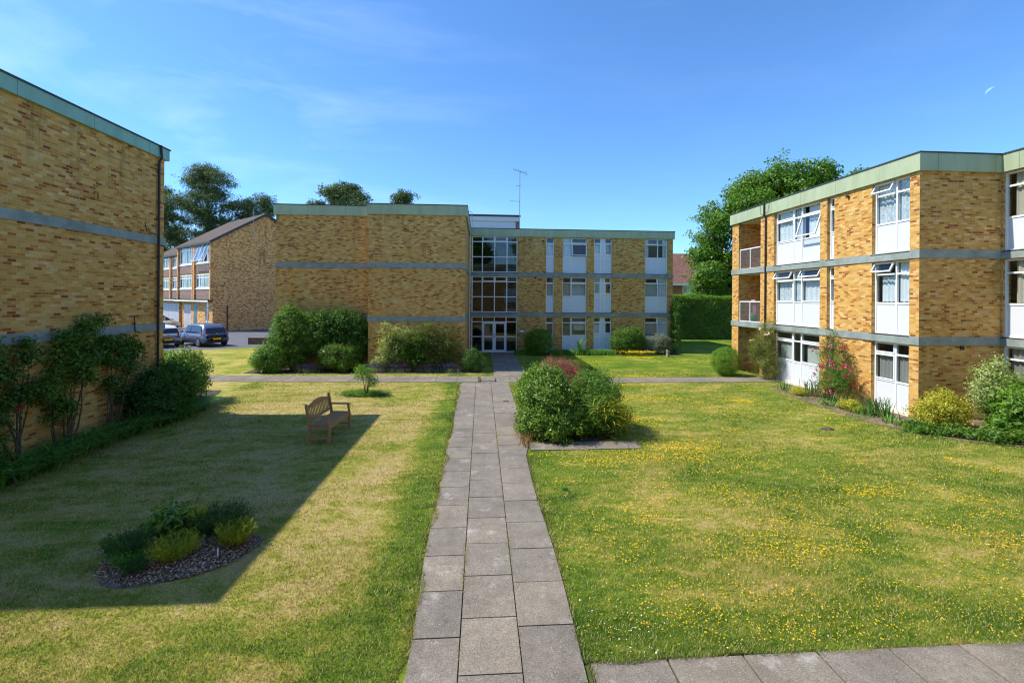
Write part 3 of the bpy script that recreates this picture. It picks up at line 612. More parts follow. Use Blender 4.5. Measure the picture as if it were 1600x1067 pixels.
# interior behind the glass
mb = MB(); mb.box(2.7, 12.4, 30.6, 30.7, 0, 7.4)
for z in (0.0, 2.38, 4.96): mb.box(2.7, 12.4, 29.75, 30.6, z-.02, z+.18)
for xx in (5.0, 7.1, 9.8): mb.box(xx, xx+.1, 29.75, 30.6, .2, 7.3)
mb.build('room_wall', M['interior'], ct)
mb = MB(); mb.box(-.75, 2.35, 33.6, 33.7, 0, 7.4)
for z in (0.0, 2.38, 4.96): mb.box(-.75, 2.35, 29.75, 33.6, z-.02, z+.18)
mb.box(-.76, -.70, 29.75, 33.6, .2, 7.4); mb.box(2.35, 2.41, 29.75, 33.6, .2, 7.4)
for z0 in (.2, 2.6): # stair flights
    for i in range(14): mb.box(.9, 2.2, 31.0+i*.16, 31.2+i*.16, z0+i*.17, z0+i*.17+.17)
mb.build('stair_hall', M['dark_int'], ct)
for fi, (a, b) in enumerate(FLZ):
    if fi: window(ct, FC, -.62, 2.32, a, b, (.22, .26, .26, .22), (.15, .42, .43), ('goog' if False else 'gssg', 'gggg', 'gggg'), dep=-.05, fw=.06, gl='glass_dark')
    else:
        w0 = window(ct, FC, -.62, 2.32, a, b, (.24, .26, .26, .24), (.15, .85), ('gggg', 'wwww'), dep=-.05, fw=.06, gl='glass_dark', sill=False, name='entrance_screen')
        for ch in list(w0.children):
            if ch.name.startswith('infill_panel'): bpy.data.objects.remove(ch)
        zt = b-.15*(b-a)-.03
        for (sa, sb) in ((-.56, .09), (1.61, 2.26)):
            m2 = MB(); FC.box(m2, sa, sb, -.115, -.055, 1.0, 1.06); m2.build('transom', M['white'], w0)
            m2 = MB(); m2.quad(FC.p(sa, -.085, a), FC.p(sb, -.085, a), FC.p(sb, -.085, zt), FC.p(sa, -.085, zt)); m2.build('side_pane', M['glass_dark'], w0)
        for (sa, sb, hs) in ((.115, .835, .79), (.865, 1.585, .91)):
            m2 = MB(); k_ = .09; d0, d1 = -.11, -.045
            FC.box(m2, sa, sa+k_, d0, d1, a+.01, zt-.005); FC.box(m2, sb-k_, sb, d0, d1, a+.01, zt-.005); FC.box(m2, sa+k_, sb-k_, d0, d1, a+.01, a+.14); FC.box(m2, sa+k_, sb-k_, d0, d1, zt-.095, zt-.005); FC.box(m2, sa+k_, sb-k_, d0, d1, .98, 1.07)
            dr = m2.build('door', M['white'], ct); m2 = MB(); m2.quad(FC.p(sa+k_, -.08, a+.14), FC.p(sb-k_, -.08, a+.14), FC.p(sb-k_, -.08, zt-.095), FC.p(sa+k_, -.08, zt-.095)); m2.build('pane', M['glass_dark'], dr)
            m2 = MB(); m2.tube([FC.p(hs, -.045, 1.0), FC.p(hs, .0, 1.0), FC.p(hs, .0, 1.25), FC.p(hs, -.045, 1.25)], .012, 6); m2.build('handle', M['metal'], dr)
cur = {0: [None, [('blind', .5, .95, .84, .62)], [('net', .05, .35, .8, .5)], [('cream', .02, .55, .84, .5), ('net', .62, .98, .98, .46)]], 1: [[('cream', .1, .9, .84, .5)], [('cream', .03, .33, .8, .47), ('blind', .36, .97, .82, .47)], None, [('blind', .04, .56, .82, .47), ('net', .6, .97, .98, .47)]], 2: [[('net', .1, .9, .82, .46)], [('net', .04, .34, .98, .46)], [('cream', .7, .9, .8, .6), ('net', .05, .34, .8, .52)], [('net', .02, .2, .98, .46), ('net', .82, .98, .98, .46)]]}
for fi, (a, b) in enumerate(FLZ):
    for wi, (s0, s1) in enumerate(WIN):
        rows = (.17, .37, .46); c = cur[fi][wi]
        if wi == 0: window(ct, FC, s0, s1, a, b, (1,), rows, ('g', 's', 'p' if fi else 'p'), curtain=c, panel='grey_panel')
        elif wi == 1: window(ct, FC, s0, s1, a, b, (.36, .64), rows, ('gs', 'gO' if fi == 2 else 'gs', 'pp'), curtain=c, panel='grey_panel')
        elif wi == 2: window(ct, FC, s0, s1, a, b, (.38, .24, .38), (.15, .32, .10, .43), ('gwg', 'sws', 'pwp', 'pwp'), curtain=c, panel='grey_panel')
        else: window(ct, FC, s0, s1, a, b, (.58, .42), rows, ('sg', 'gg', 'pp'), curtain=c, panel='grey_panel')
mb = MB(); mb.box(2.5, 2.78, 29.36, 29.395, 1.33, 1.45); mb.build('name_plate', M['white'], ct)
mb = MB(); mb.tube([(3.5, 29.36, 4.85), (3.5, 29.41, 4.85)], .07, 10); mb.build('wall_vent', M['pipe'], ct); mb = MB(); mb.tube([(4.0, 29.36, 7.25), (4.0, 29.41, 7.25)], .06, 10); mb.build('wall_vent', M['pipe'], ct)
# penthouse plant room on the roof
mb = MB(); mb.box(-.95, 2.25, 30.3, 34, 7.8, 8.62); mb.build('tank_room', M['wood_white'], ct)
mb = MB(); mb.box(2.25, 2.5, 30.35, 34, 7.8, 8.85); mb.build('tank_room_side', M['tilehang'], ct)
mb = MB(); mb.box(-1.0, 2.52, 30.22, 34.1, 8.625, 8.93); mb.build('tank_room_fascia', M['wood_white'], ct)
mb = MB(); mb.box(-1.05, 2.57, 30.17, 34.15, 8.932, 9.05); mb.build('tank_room_roof', M['flash'], ct)
mb = MB(); mb.tube([(-.9, 28.9, 7.9), (-.9, 28.9, 8.9), (-.75, 28.9, 9.0), (-.62, 28.9, 8.9), (-.62, 28.9, 8.0)], .02, 6); mb.build('roof_rail', M['metal'], ct)
at_ = thing('tv_aerial', 'tall thin television aerial mast standing on the roof of the central flats', 'aerial', (2.48, 29.9, 7.98))
mb = MB(); mb.tube([(2.48, 29.9, 7.9), (2.48, 29.9, 11.9)], .022, 6); mb.build('mast', M['metal'], at_)
mb = MB(); mb.tube([(2.05, 29.8, 11.98), (2.95, 29.95, 11.75)], .014, 5)
for i in range(9):
    f = i/8; p = Vector((2.05, 29.8, 11.98)).lerp(Vector((2.95, 29.95, 11.75)), f); l = .16+.10*(i > 6); mb.tube([p+Vector((-.03, -l*.6, l*.5)), p+Vector((.03, l*.6, -l*.5))], .008, 4)
mb.tube([(2.9, 29.9, 11.62), (2.96, 29.9, 12.0)], .01, 4); mb.build('antenna_array', M['metal'], at_)
mb = MB(); mb.tube([(1.85, 29.85, 9.92), (2.48, 29.9, 9.88)], .012, 5)
for i in range(6): xx = 1.85+i*.11; mb.tube([(xx, 29.72, 9.85), (xx, 30.0, 10.0)], .007, 4)
mb.build('lower_antenna', M['metal'], at_); mb = MB(); mb.tube([(2.25, 29.85, 10.9), (2.6, 29.9, 10.95)], .012, 5); mb.tube([(2.2, 29.8, 10.85), (2.3, 29.9, 10.98)], .009, 4); mb.build('small_antenna', M['metal'], at_)

# ------------------------------------------------------------ RIGHT BUILDING
rt = thing('flat_block', 'buff brick flats at the right with balconies, white windows and pale green fascia', 'apartment building', (12.98, 12.68, 0))
RP = [(12.98, 22.79), (12.98, 12.68), (15.6, 12.68), (15.6, 2), (26, 2), (26, 22.79)]
FR = Fr((12.98, 0), (0, 1), (-1, 0)); FR2 = Fr((15.6, 0), (0, 1), (-1, 0)); RZ = [(.03, 2.19), (2.45, 4.78), (5.03, 7.36)]
rooms = [(16.66, 19.42), (15.96, 16.30), (12.99, 14.33)]
holes = []; holes2 = []
for (a, b) in RZ:
    for (s0, s1) in rooms: holes.append((s0, s1, a, b, .3))
    holes2.append((10.0, 12.62, a, b, .25)); holes2.append((5.5, 8.4, a, b, .25))
for z0, z1 in ((.0, 2.2), (2.45, 4.8), (5.03, 7.4)): holes.append((20.4, 22.2, z0, z1, 1.4))
mb = MB(); wall(mb, FR, 12.68, 22.79, -.05, 7.42, holes); wall(mb, FR2, 2, 12.68, -.05, 7.42, holes2)
mb.quad((12.98, 12.68, -.05), (15.6, 12.68, -.05), (15.6, 12.68, 7.42), (12.98, 12.68, 7.42))
for a, b in (((15.6, 2), (26, 2)), ((26, 2), (26, 22.79)), ((26, 22.79), (12.98, 22.79))): mb.quad((*a, -.05), (*b, -.05), (*b, 7.42), (*a, 7.42))
mb.quad((14.38, 20.4, 0), (14.38, 22.2, 0), (14.38, 22.2, 7.4), (14.38, 20.4, 7.4))
mb.build('wall', M['brick'], rt); bandset(rt, RP, (5.05, 2.45)); roofset(rt, RP, 7.38, 7.9)
for z in (2.2, 4.8, 7.375): mb = MB(); mb.box(13.1, 14.38, 20.4, 22.2, z-.05, z-.006); mb.build('balcony_soffit', M['soffit'], rt)
mb = MB(); mb.box(14.7, 14.8, 12.9, 20.2, 0, 7.3)
for z in (.02, 2.4, 4.98): mb.box(13.32, 14.7, 12.9, 20.2, z-.02, z+.05)
for yy in (14.9, 16.45, 19.7): mb.box(13.32, 14.7, yy, yy+.1, .1, 7.3)
mb.box(17.3, 17.4, 2.2, 12.6, 0, 7.3)
for z in (.02, 2.4, 4.98): mb.box(15.95, 17.3, 2.2, 12.6, z-.02, z+.05)
mb.build('room_wall', M['interior'], rt)
RR = (.175, .40, .425)
for fi, (a, b) in enumerate(RZ):
    # facade s runs +y, so in the photo a larger s lies further left
    if fi == 2: c3, cu3 = ('sgs', 'Ogs', 'ppp'), [('net', .04, .33, .98, .44), ('lace', .4, .6, .98, .44), ('net', .68, .96, .98, .44)]
    elif fi == 1: c3, cu3 = ('ogo', 'sgs', 'ppp'), [('net', .03, .38, .82, .44), ('lace', .42, .6, .98, .44), ('lace', .64, .97, .82, .44)]
    else: c3, cu3 = ('sgs', 'sgs', 'ppp'), [('blind', .08, .34, .84, .43), ('blind', .66, .93, .84, .43)]
    window(rt, FR, 16.66, 19.42, a, b, (.42, .17, .41), RR, c3, curtain=cu3, dep=-.12)
    window(rt, FR, 15.96, 16.30, a, b, (1,), RR, ('s', 's', 'p'), curtain=[('lace', .1, .9, .82, .44)] if fi else None, dep=-.12)
    if fi == 2: c2, cu2 = ('go', 'gg', 'pp'), [('lace', .03, .97, .98, .44)]
    elif fi == 1: c2, cu2 = ('go', 'gg', 'pp'), [('net', .03, .42, .98, .44), ('net', .46, .88, .80, .44)]
    else: c2, cu2 = ('gs', 'gs', 'pp'), [('grey_blind', .04, .96, .84, .44)]
    window(rt, FR, 12.99, 14.33, a, b, (.42, .58), RR, c2, curtain=cu2, dep=-.12)
    window(rt, FR2, 10.0, 12.62, a, b, (.3, .3, .4), RR, ('gog' if fi == 1 else 'gsg', 'ggg', 'ppp'), curtain=[('cream', .70, .92, .98, .44), ('net', .34, .62, .95, .44), ('cream', .04, .28, .98, .44)] if fi else [('grey_blind', .35, .96, .98, .55)], dep=-.06)
    window(rt, FR2, 5.5, 8.4, a, b, (.3, .3, .4), RR, ('gsg', 'ggg', 'ppp'), dep=-.06)
    if fi:
        z = a-.02
        bal = MB(); FR.box(bal, 20.42, 22.18, -.09, -.05, z+.98, z+1.03); FR.box(bal, 20.42, 22.18, -.09, -.05, z+.02, z+.06)
        for ss in (20.42, 21.28, 22.14): FR.box(bal, ss, ss+.04, -.088, -.052, z+.06, z+.98)
        rl = bal.build('balcony_railing', M['white'], rt); g2 = MB(); g2.quad(FR.p(20.46, -.07, z+.06), FR.p(22.14, -.07, z+.06), FR.p(22.14, -.07, z+.98), FR.p(20.46, -.07, z+.98)); g2.build('glass_panel', M['frost'], rl)
mb = MB(); mb.tube([(12.84, 19.95, 7.95), (12.84, 19.95, 7.4), (12.92, 19.95, 7.3), (12.92, 19.95, .1)], .035, 8); mb.build('downpipe', M['pipe'], rt)
mb = MB(); mb.tube([(12.87, 20.3, 7.88), (12.86, 20.25, 7.5), (12.86, 20.1, 7.42), (12.86, 19.7, 7.5), (12.86, 19.6, 7.88)], .008, 4); mb.build('cable', M['pipe'], rt)
mb = MB(); mb.tube([(12.955, 15.3, 7.2), (12.90, 15.3, 7.2)], .05, 8); mb.build('wall_vent', M['pipe'], rt)
mb = MB(); mb.tube([(2.9, 29.38, 2.1), (2.9, 29.28, 2.1), (2.9, 29.24, 2.02)], [.03, .03, .06], 8); mb.build('entrance_lamp', M['metal'], ct)
mb = MB(); mb.box(14.3, 14.42, 12.655, 12.69, 2.07, 2.18); mb.build('air_brick', M['pipe'], rt)
def icos(name, label, cat, c, r, mat):
    import bmesh
    bm = bmesh.new(); bmesh.ops.create_icosphere(bm, subdivisions=3, radius=r); me = bpy.data.meshes.new(name); bm.to_mesh(me); bm.free(); o = link(name, me, mat, None, True); o.location = c; return tag(o, label, cat)
icos('ball', 'green ball lying on the middle balcony behind the grey glass railing', 'ball', (13.4, 21.6, 2.45+.23), .22, plain('green_rubber', (.05, .35, .12), .5))
tw = MB()
for i in range(8): tw.quad((13.16+.02*math.sin(i*1.9), 21.0+i*.04, 2.85), (13.16+.02*math.sin(i*1.9+1.9), 21.04+i*.04, 2.85), (13.14, 21.04+i*.04, 3.52), (13.14, 21.0+i*.04, 3.52))
for i in range(8): tw.quad((13.14, 21.0+i*.04, 3.52), (13.14, 21.04+i*.04, 3.52), (12.97+.1, 21.04+i*.04, 3.47), (12.97+.1, 21.0+i*.04, 3.47))
tag(tw.build('towel', plain('pink_cloth', (.55, .25, .33), .9), smooth=True), 'pink towel hanging on the inside of the middle balcony railing', 'towel')
icos('storage_tub', 'round teal tub standing on the upper balcony behind the railing', 'tub', (13.45, 20.85, 5.05+.26), .25, plain('teal_plastic', (.04, .22, .22), .5))

# building the camera looks out of (seen only in reflections)
ht = thing('flat_block', 'buff brick flats the view looks out from, behind the viewer', 'apartment building', (0, -.5, 0))
mb = MB(); mb.box(-7, 15, -9, -.5, 0, 7.5); mb.build('wall', M['brick'], ht); mb = MB(); ring(mb, [(-7, -9), (15, -9), (15, -.5), (-7, -.5)], .1, -.2, 7.505, 7.95); mb.build('fascia', M['fascia'], ht)
for z in (.4, 3.0, 5.6):
    for xx in (-6, -3, 3, 6, 9, 12): mb = MB(); mb.box(xx, xx+1.5, -.48, -.44, z, z+1.8); mb.build('window', M['grey_panel'], ht)

# ------------------------------------------------------------ TOWN HOUSES
def townhouse(label, C0, length, ez, rz, half, bays, group, detailed=True, porch=True):
    d = Vector((-.744, .668)); n = Vector((-.668, -.744)); g = -n
    F = Fr(C0, d, n); t = thing('terraced_house', label, 'house', (C0[0], C0[1], 0), group)
    G = Fr(C0, (g.x, g.y), (-d.x, -d.y)) # gable frame
    mb = MB(); mb.poly([G.p(0, 0, 0), G.p(2*half, 0, 0), G.p(2*half, 0, ez), G.p(half, 0, rz), G.p(0, 0, ez)])
    mb.poly([G.p(0, -length, 0), G.p(2*half, -length, 0), G.p(2*half, -length, ez), G.p(half, -length, rz), G.p(0, -length, ez)])
    holes = []
    for (s0, s1) in bays: holes += [(s0+.25, s1-.25, 6.95, ez-.15), (s0+.25, s1-.25, 4.35, 5.75)]
    wall(mb, F, 0, length, 3.1, ez, holes, .2); mb.quad(G.p(2*half, 0, 0), G.p(2*half, -length, 0), G.p(2*half, -length, ez), G.p(2*half, 0, ez)); 
    rec = -.25
    if porch:
        wall(mb, F, 0, 4.3, 0, 3.1, [(1.0, 2.0, .9, 2.6)], .2); F.box(mb, 5.25, 6.1, rec, 0, 0, 3.09)
        mb.quad(F.p(6.1, rec, 0), F.p(length, rec, 0), F.p(length, rec, 3.1), F.p(6.1, rec, 3.1)); mb.quad(F.p(4.3, 0, 0), F.p(4.3, rec, 0), F.p(4.3, rec, 3.1), F.p(4.3, 0, 3.1)); mb.quad(F.p(4.3, -.1, 0), F.p(5.25, -.1, 0), F.p(5.25, -.1, 3.1), F.p(4.3, -.1, 3.1))
    else: mb.quad(F.p(0, rec, 0), F.p(length, rec, 0), F.p(length, rec, 3.1), F.p(0, rec, 3.1))
    mb.build('wall', M['brick_town'], t)
    for (s0, s1) in bays:      # hanging tiles between piers
        for (z0, z1) in ((3.2, 4.2), (5.9, 6.8)): hm = MB(); F.box(hm, s0, s1, .01, .06, z0, z1); hm.build('tile_hanging', M['tilehang'], t)
    for (s0, s1) in bays:
        w = s1-s0; nc = 4 if w > 3 else 3
        for zi, (z0, z1) in enumerate(((4.35, 5.75), (6.95, ez-.15))):
            op = zi == 1 and s0 < .6 and porch
            window(t, F, s0+.25, s1-.25, z0, z1, (1,)*nc, (.25, .75) if not op else (1,), ('s'*nc, 'g'*nc) if not op else ('O'*nc,), dep=.03, fw=.09, curtain=[('net', .05, .35, .98, .05), ('net', .7, .95, .98, .05)])
            sm = MB(); F.box(sm, s0, s1, .0, .10, z0-.16, z0-.035); sm.build('window_sill', M['white'], t)
    im = MB(); F.box(im, .2, length-.2, -1.3, -1.2, 3.2, ez-.05); im.build('room_wall', M['interior'], t)
    cm = MB(); F.box(cm, -.1, length+.05, .0, .45, 3.02, 3.12); cm.build('canopy', M['flash'], t); cm = MB(); F.box(cm, -.1, length+.05, .452, .49, 2.93, 3.08); cm.build('canopy_board', M['white'], t)
    if porch:
        cm = MB(); cm.tube([F.p(.1, .4, 0), F.p(.1, .4, 3.0)], .06, 8); cm.build('porch_post', M['white'], t)
        window(t, F, 1.0, 2.0, .9, 2.6, (1,), (.3, .7), ('s', 'g'), dep=-.05, fw=.1)
        dm = MB(); F.box(dm, 4.38, 5.2, -.09, .0, .1, 2.75); dr = dm.build('front_door', M['teal'], t); dm = MB(); dm.tube([F.p(4.55, .02, 1.3), F.p(4.65, .02, 1.3)], .03, 6); dm.build('handle', M['metal'], dr)
    s = 6.15 if porch else .4
    while s < length-2.4:
        gm = MB(); F.box(gm, s, s+2.62, rec+.02, rec+.07, .05, 2.6)
        for i in range(12): F.box(gm, s+.05+i*.215, s+.07+i*.215, rec+.071, rec+.09, .1, 2.55)
        gm.build('garage_door', M['wood_white'], t); s += 2.75
    for e in sorted({b[0] for b in bays} | {b[1] for b in bays}): pm_ = MB(); F.box(pm_, e-.13, e+.13, .0, .22, 3.15, ez); pm_.build('brick_pier', M['brick_town'], t)
    rm = MB(); ov = .35; th = .12
    dz = (rz-ez)/half
    for (s_, e_) in ((-.0, 1),):
        def rp(u_, v_, o): return G.p(u_, -v_, ez + dz*u_ + o) if u_ <= half else G.p(u_, -v_, ez + dz*(2*half-u_) + o)
        rm.box8([rp(-ov, -.2, .03), rp(half, -.2, .03), rp(half, length, .03), rp(-ov, length, .03), rp(-ov, -.2, .15), rp(half, -.2, .15), rp(half, length, .15), rp(-ov, length, .15)])
        rm.box8([G.p(half, .2, rz+.03), G.p(2*half+ov, .2, ez-dz*ov+.03), G.p(2*half+ov, -length, ez-dz*ov+.03), G.p(half, -length, rz+.03), G.p(half, .2, rz+.15), G.p(2*half+ov, .2, ez-dz*ov+.15), G.p(2*half+ov, -length, ez-dz*ov+.15), G.p(half, -length, rz+.15)])
    rm.build('roof', M['tile_brown'], t)
    bm_ = MB(); bm_.box8([rp(-ov, -.22, -.12), rp(half, -.22, -.12), rp(half, -.16, -.12), rp(-ov, -.16, -.12), rp(-ov, -.22, .16), rp(half, -.22, .16), rp(half, -.16, .16), rp(-ov, -.16, .16)])
    bm_.box8([G.p(half, .22, rz-.12), G.p(2*half+ov, .22, ez-dz*ov-.12), G.p(2*half+ov, .16, ez-dz*ov-.12), G.p(half, .16, rz-.12), G.p(half, .22, rz+.16), G.p(2*half+ov, .22, ez-dz*ov+.16), G.p(2*half+ov, .16, ez-dz*ov+.16), G.p(half, .16, rz+.16)])
    F.box(bm_, -.2, length, .22, .36, ez-.28, ez-.1); bm_.build('barge_board', M['flash'], t)
    return t, F, G
C0 = (-26.5, 46.9); th1, F1, G1 = townhouse('nearer brown roofed brick town house with plain gable wall and teal front door', C0, 9.9, 9.05, 12.3, 5.0, [(.15, 4.7), (5.1, 9.75)], 'town houses beyond the car park')
mb = MB(); mb.tube([G1.p(1.3, .05, 0), G1.p(1.3, .05, 2.6)], .06, 6); mb.build('downpipe', M['pipe'], th1)
mb = MB(); mb.tube([G1.p(3.6, .25, 9.6), G1.p(3.6, .3, 12.6)], .03, 6); mb.build('aerial_pole', M['metal'], th1)
C1 = (C0[0]-.744*9.95+.668*1.2, C0[1]+.668*9.95+.744*1.2)
townhouse('further brown roofed brick town house set back behind the nearer one', C1, 14, 8.6, 11.8, 5.0, [(.15, 2.6), (2.9, 6.8), (7.0, 11)], 'town houses beyond the car park', porch=False)
# red roofed house at right distance
ft = thing('brick_house', 'distant red brick house with dark red tiled roof above the clipped hedge', 'house', (28, 58, 0))
mb = MB(); F5 = Fr((20, 58), (1, 0), (0, -1)); wall(mb, F5, 0, 24, 0, 5.9, [(6.3, 8.4, 4.1, 5.8), (14, 16, 4.1, 5.8)], .15)
mb.poly([(20, 58, 0), (20, 66, 0), (20, 66, 5.9), (20, 62, 9.8), (20, 58, 5.9)]); mb.poly([(44, 58, 0), (44, 66, 0), (44, 66, 5.9), (44, 62, 9.8), (44, 58, 5.9)]); mb.quad((20, 66, 0), (44, 66, 0), (44, 66, 5.9), (20, 66, 5.9)); mb.build('wall', M['brick_red'], ft)
mb = MB(); mb.box8([(19.7, 57.5, 5.5), (44.3, 57.5, 5.5), (44.3, 62, 9.75), (19.7, 62, 9.75), (19.7, 57.5, 5.65), (44.3, 57.5, 5.65), (44.3, 62, 9.95), (19.7, 62, 9.95)]); mb.box8([(19.7, 62.0, 9.75), (44.3, 62.0, 9.75), (44.3, 66.5, 5.5), (19.7, 66.5, 5.5), (19.7, 62.0, 9.95), (44.3, 62.0, 9.95), (44.3, 66.5, 5.65), (19.7, 66.5, 5.65)]); mb.build('roof', M['tile_red'], ft)
mb = MB(); mb.box(19.7, 44.3, 57.4, 57.49, 5.35, 5.62); mb.build('gutter', M['white'], ft)
for s0 in (6.3, 14): window(ft, F5, s0, s0+2.1, 4.1, 5.8, (.3, .4, .3), (.25, .75), ('ggg', 'ggg'), dep=-.03, fw=.1, curtain=[('net', .35, .65, .9, .05)])
mb = MB(); mb.box(20.3, 43.7, 59.5, 59.6, 0, 5.8); mb.build('room_wall', M['interior'], ft)

# ------------------------------------------------------------ CARS
def car(label, c, heading, Lc=3.7, Wc=1.68, Hc=1.5, paint=(.1, .12, .2), kind='hatch', rough=.25, metal=.5):
    t = thing('parked_car', label, 'car', (c[0], c[1], 0), 'cars in the car park'); f = Vector((math.cos(heading), math.sin(heading), 0)); s = Vector((-math.sin(heading), math.cos(heading), 0)); o = Vector((c[0], c[1], 0))
    pt = lambda x, y, z: tuple(o + f*x + s*y + Vector((0, 0, z)))
    k = NT('car_paint'); k.base(paint); k.rough(rough, .5); k.b.inputs['Metallic'].default_value = metal; k.b.inputs['Coat Weight'].default_value = .6; pm = k.m
    h = Lc/2; w = Wc/2
    # stations: x, zbottom, zshoulder, zbelt(top of body), half width
    ST = [(-h, .42, .62, .78, w*.80), (-h+.06, .30, .62, .88, w*.92), (-h+.35, .24, .66, .92, w*.98), (-h+.9, .22, .66, .93, w), (0, .22, .64, .92, w), (h-1.1, .22, .62, .90, w), (h-.85, .22, .62, .88, w*.99), (h-.4, .24, .60, .78, w*.95), (h-.1, .28, .56, .68, w*.86), (h, .36, .50, .58, w*.72)]
    mb = MB()
    for (x, a, b, z, ww) in ST:
        for (yy, zz) in ((-ww*.9, a), (-ww, a+.12), (-ww*1.01, b), (-ww*.95, z), (-ww*.5, z+.03), (0, z+.04), (ww*.5, z+.03), (ww*.95, z), (ww*1.01, b), (ww, a+.12), (ww*.9, a)): mb.v.append(pt(x, yy, zz)); mb.r.append(.5)
    for i in range(len(ST)-1):
        for j in range(10): mb.f.append((i*11+j, i*11+j+1, (i+1)*11+j+1, (i+1)*11+j))
        mb.f.append((i*11+10, i*11, (i+1)*11, (i+1)*11+10))
    mb.f.append(tuple(range(11))); mb.f.append(tuple(range((len(ST)-1)*11, len(ST)*11)))
    # cabin
    if kind == 'hatch': CB = [(-h+.08, .90, w*.84, .90), (-h+.28, 1.28, w*.76, 1.28), (-h+.55, Hc-.03, w*.70, Hc), (0, Hc, w*.72, Hc+.02), (h-1.55, Hc-.06, w*.72, Hc-.03), (h-.95, .92, w*.84, .90)]
    else: CB = [(-h+.45, .92, w*.84, .92), (-h+1.0, Hc-.08, w*.74, Hc-.06), (-.3, Hc, w*.72, Hc+.02), (.35, Hc-.05, w*.72, Hc-.03), (h-1.05, .90, w*.84, .9)]
    for (x, z, ww, zc) in CB:
        pass
    body = mb.build('body', pm, t, smooth=True)
    cab = MB(); n_ = len(CB)
    for (x, z, ww, zc) in CB:
        wb = w*.94
        for (yy, zz) in ((-wb, min(.9, z)), (-ww, z-.03), (-ww*.8, z), (0, z+.03), (ww*.8, z), (ww, z-.03), (wb, min(.9, z))): cab.v.append(pt(x if zz > .901 or z <= .93 else x, yy, zz)); cab.r.append(.5)
    for i in range(n_-1):
        for j in range(6): cab.f.append((i*7+j, i*7+j+1, (i+1)*7+j+1, (i+1)*7+j))
    cab.build('roof', pm, t, smooth=True)
    gm = NT('car_glass'); gm.base((.015, .02, .03)); gm.rough(.05, .8); gm = gm.m
    r0, r1 = (CB[0], CB[1]); g = MB(); e = .03
    a, b = (CB[0], CB[2]) if kind == 'hatch' else (CB[0], CB[1])
    if kind == 'hatch':
        g.quad(pt(-h+.10-e, -w*.74, .97), pt(-h+.10-e, w*.74, .97), pt(-h+.30-e, w*.68, 1.29), pt(-h+.30-e, -w*.68, 1.29))
    else: g.quad(pt(a[0]+.06, -w*.76, .98), pt(a[0]+.06, w*.76, .98), pt(b[0]-.05, w*.64, b[1]+.02), pt(b[0]-.05, -w*.64, b[1]+.02))
    g.build('rear_window', gm, t)
    a, b = CB[-1], CB[-2]; g = MB(); g.quad(pt(a[0]-.02, -w*.78, .97), pt(a[0]-.02, w*.78, .97), pt(b[0]+.08, w*.66, b[1]-.02), pt(b[0]+.08, -w*.66, b[1]-.02)); g.build('windscreen', gm, t)
    for sg in (-1, 1):
        xs = [(-h+.42, -.12), (-.06, .52), (.58, h-1.25)] if kind == 'hatch' else [(-h+1.0, -.35), (-.28, .3)]
        for (x0, x1) in xs:
            g = MB(); zt = Hc-.10; g.quad(pt(x0, sg*(w*.955), .95), pt(x1, sg*(w*.955), .95), pt(min(x1, h-1.6) , sg*(w*.755), zt), pt(max(x0, -h+.62), sg*(w*.755), zt)); g.build('side_window', gm, t)
        for xw in (-h+.68, h-.72):
            m3 = MB(); m3.tube([pt(xw, sg*(w-.16), .31), pt(xw, sg*(w+.015), .31)], .31, 18); wh = m3.build('wheel', M['black'], t); m3 = MB(); m3.tube([pt(xw, sg*(w+.01), .31), pt(xw, sg*(w+.03), .31)], [.20, .19], 14)
            m3.build('rim', M['metal'], wh)
        m3 = MB(); m3.box8([pt(-h+.02, sg*w*.60, .80), pt(-h+.30, sg*w*.97, .80), pt(-h+.30, sg*w*1.0, .80), pt(-h-.02, sg*w*.66, .80), pt(-h+.04, sg*w*.60, .96), pt(-h+.34, sg*w*.93, .96), pt(-h+.34, sg*w*.96, .96), pt(-h-.0, sg*w*.66, .96)]); m3.build('tail_light', plain('tail_lamp', (.45, .02, .03), .2), t)
        m3 = MB(); m3.box8([pt(h-.30, sg*w*.86, .60), pt(h-.02, sg*w*.55, .58), pt(h+.0, sg*w*.60, .58), pt(h-.28, sg*w*.93, .60), pt(h-.34, sg*w*.84, .72), pt(h-.10, sg*w*.55, .69), pt(h-.08, sg*w*.60, .69), pt(h-.32, sg*w*.91, .72)]); m3.build('headlight', M['white'], t)
        m3 = MB(); m3.box8([pt(h-1.25, sg*(w+.0), .94), pt(h-1.10, sg*(w+.0), .94), pt(h-1.10, sg*(w+.16), .95), pt(h-1.25, sg*(w+.16), .95), pt(h-1.25, sg*(w+.0), 1.06), pt(h-1.12, sg*(w+.0), 1.06), pt(h-1.12, sg*(w+.16), 1.06), pt(h-1.25, sg*(w+.16), 1.06)]); m3.build('wing_mirror', pm, t)
    m3 = MB(); m3.box8([pt(-h-.025, -.26, .50), pt(-h-.025, .26, .50), pt(-h+.01, .26, .50), pt(-h+.01, -.26, .50), pt(-h-.02, -.26, .61), pt(-h-.02, .26, .61), pt(-h+.01, .26, .61), pt(-h+.01, -.26, .61)]); m3.build('number_plate', plain('yellow_plate', (.72, .50, .02), .4), t)
    m3 = MB(); m3.box8([pt(-h-.03, -w*.72, .33), pt(-h-.03, w*.72, .33), pt(-h+.1, w*.9, .30), pt(-h+.1, -w*.9, .30), pt(-h-.03, -w*.72, .44), pt(-h-.03, w*.72, .44), pt(-h+.1, w*.9, .44), pt(-h+.1, -w*.9, .44)]); m3.build('bumper', M['black'], t)
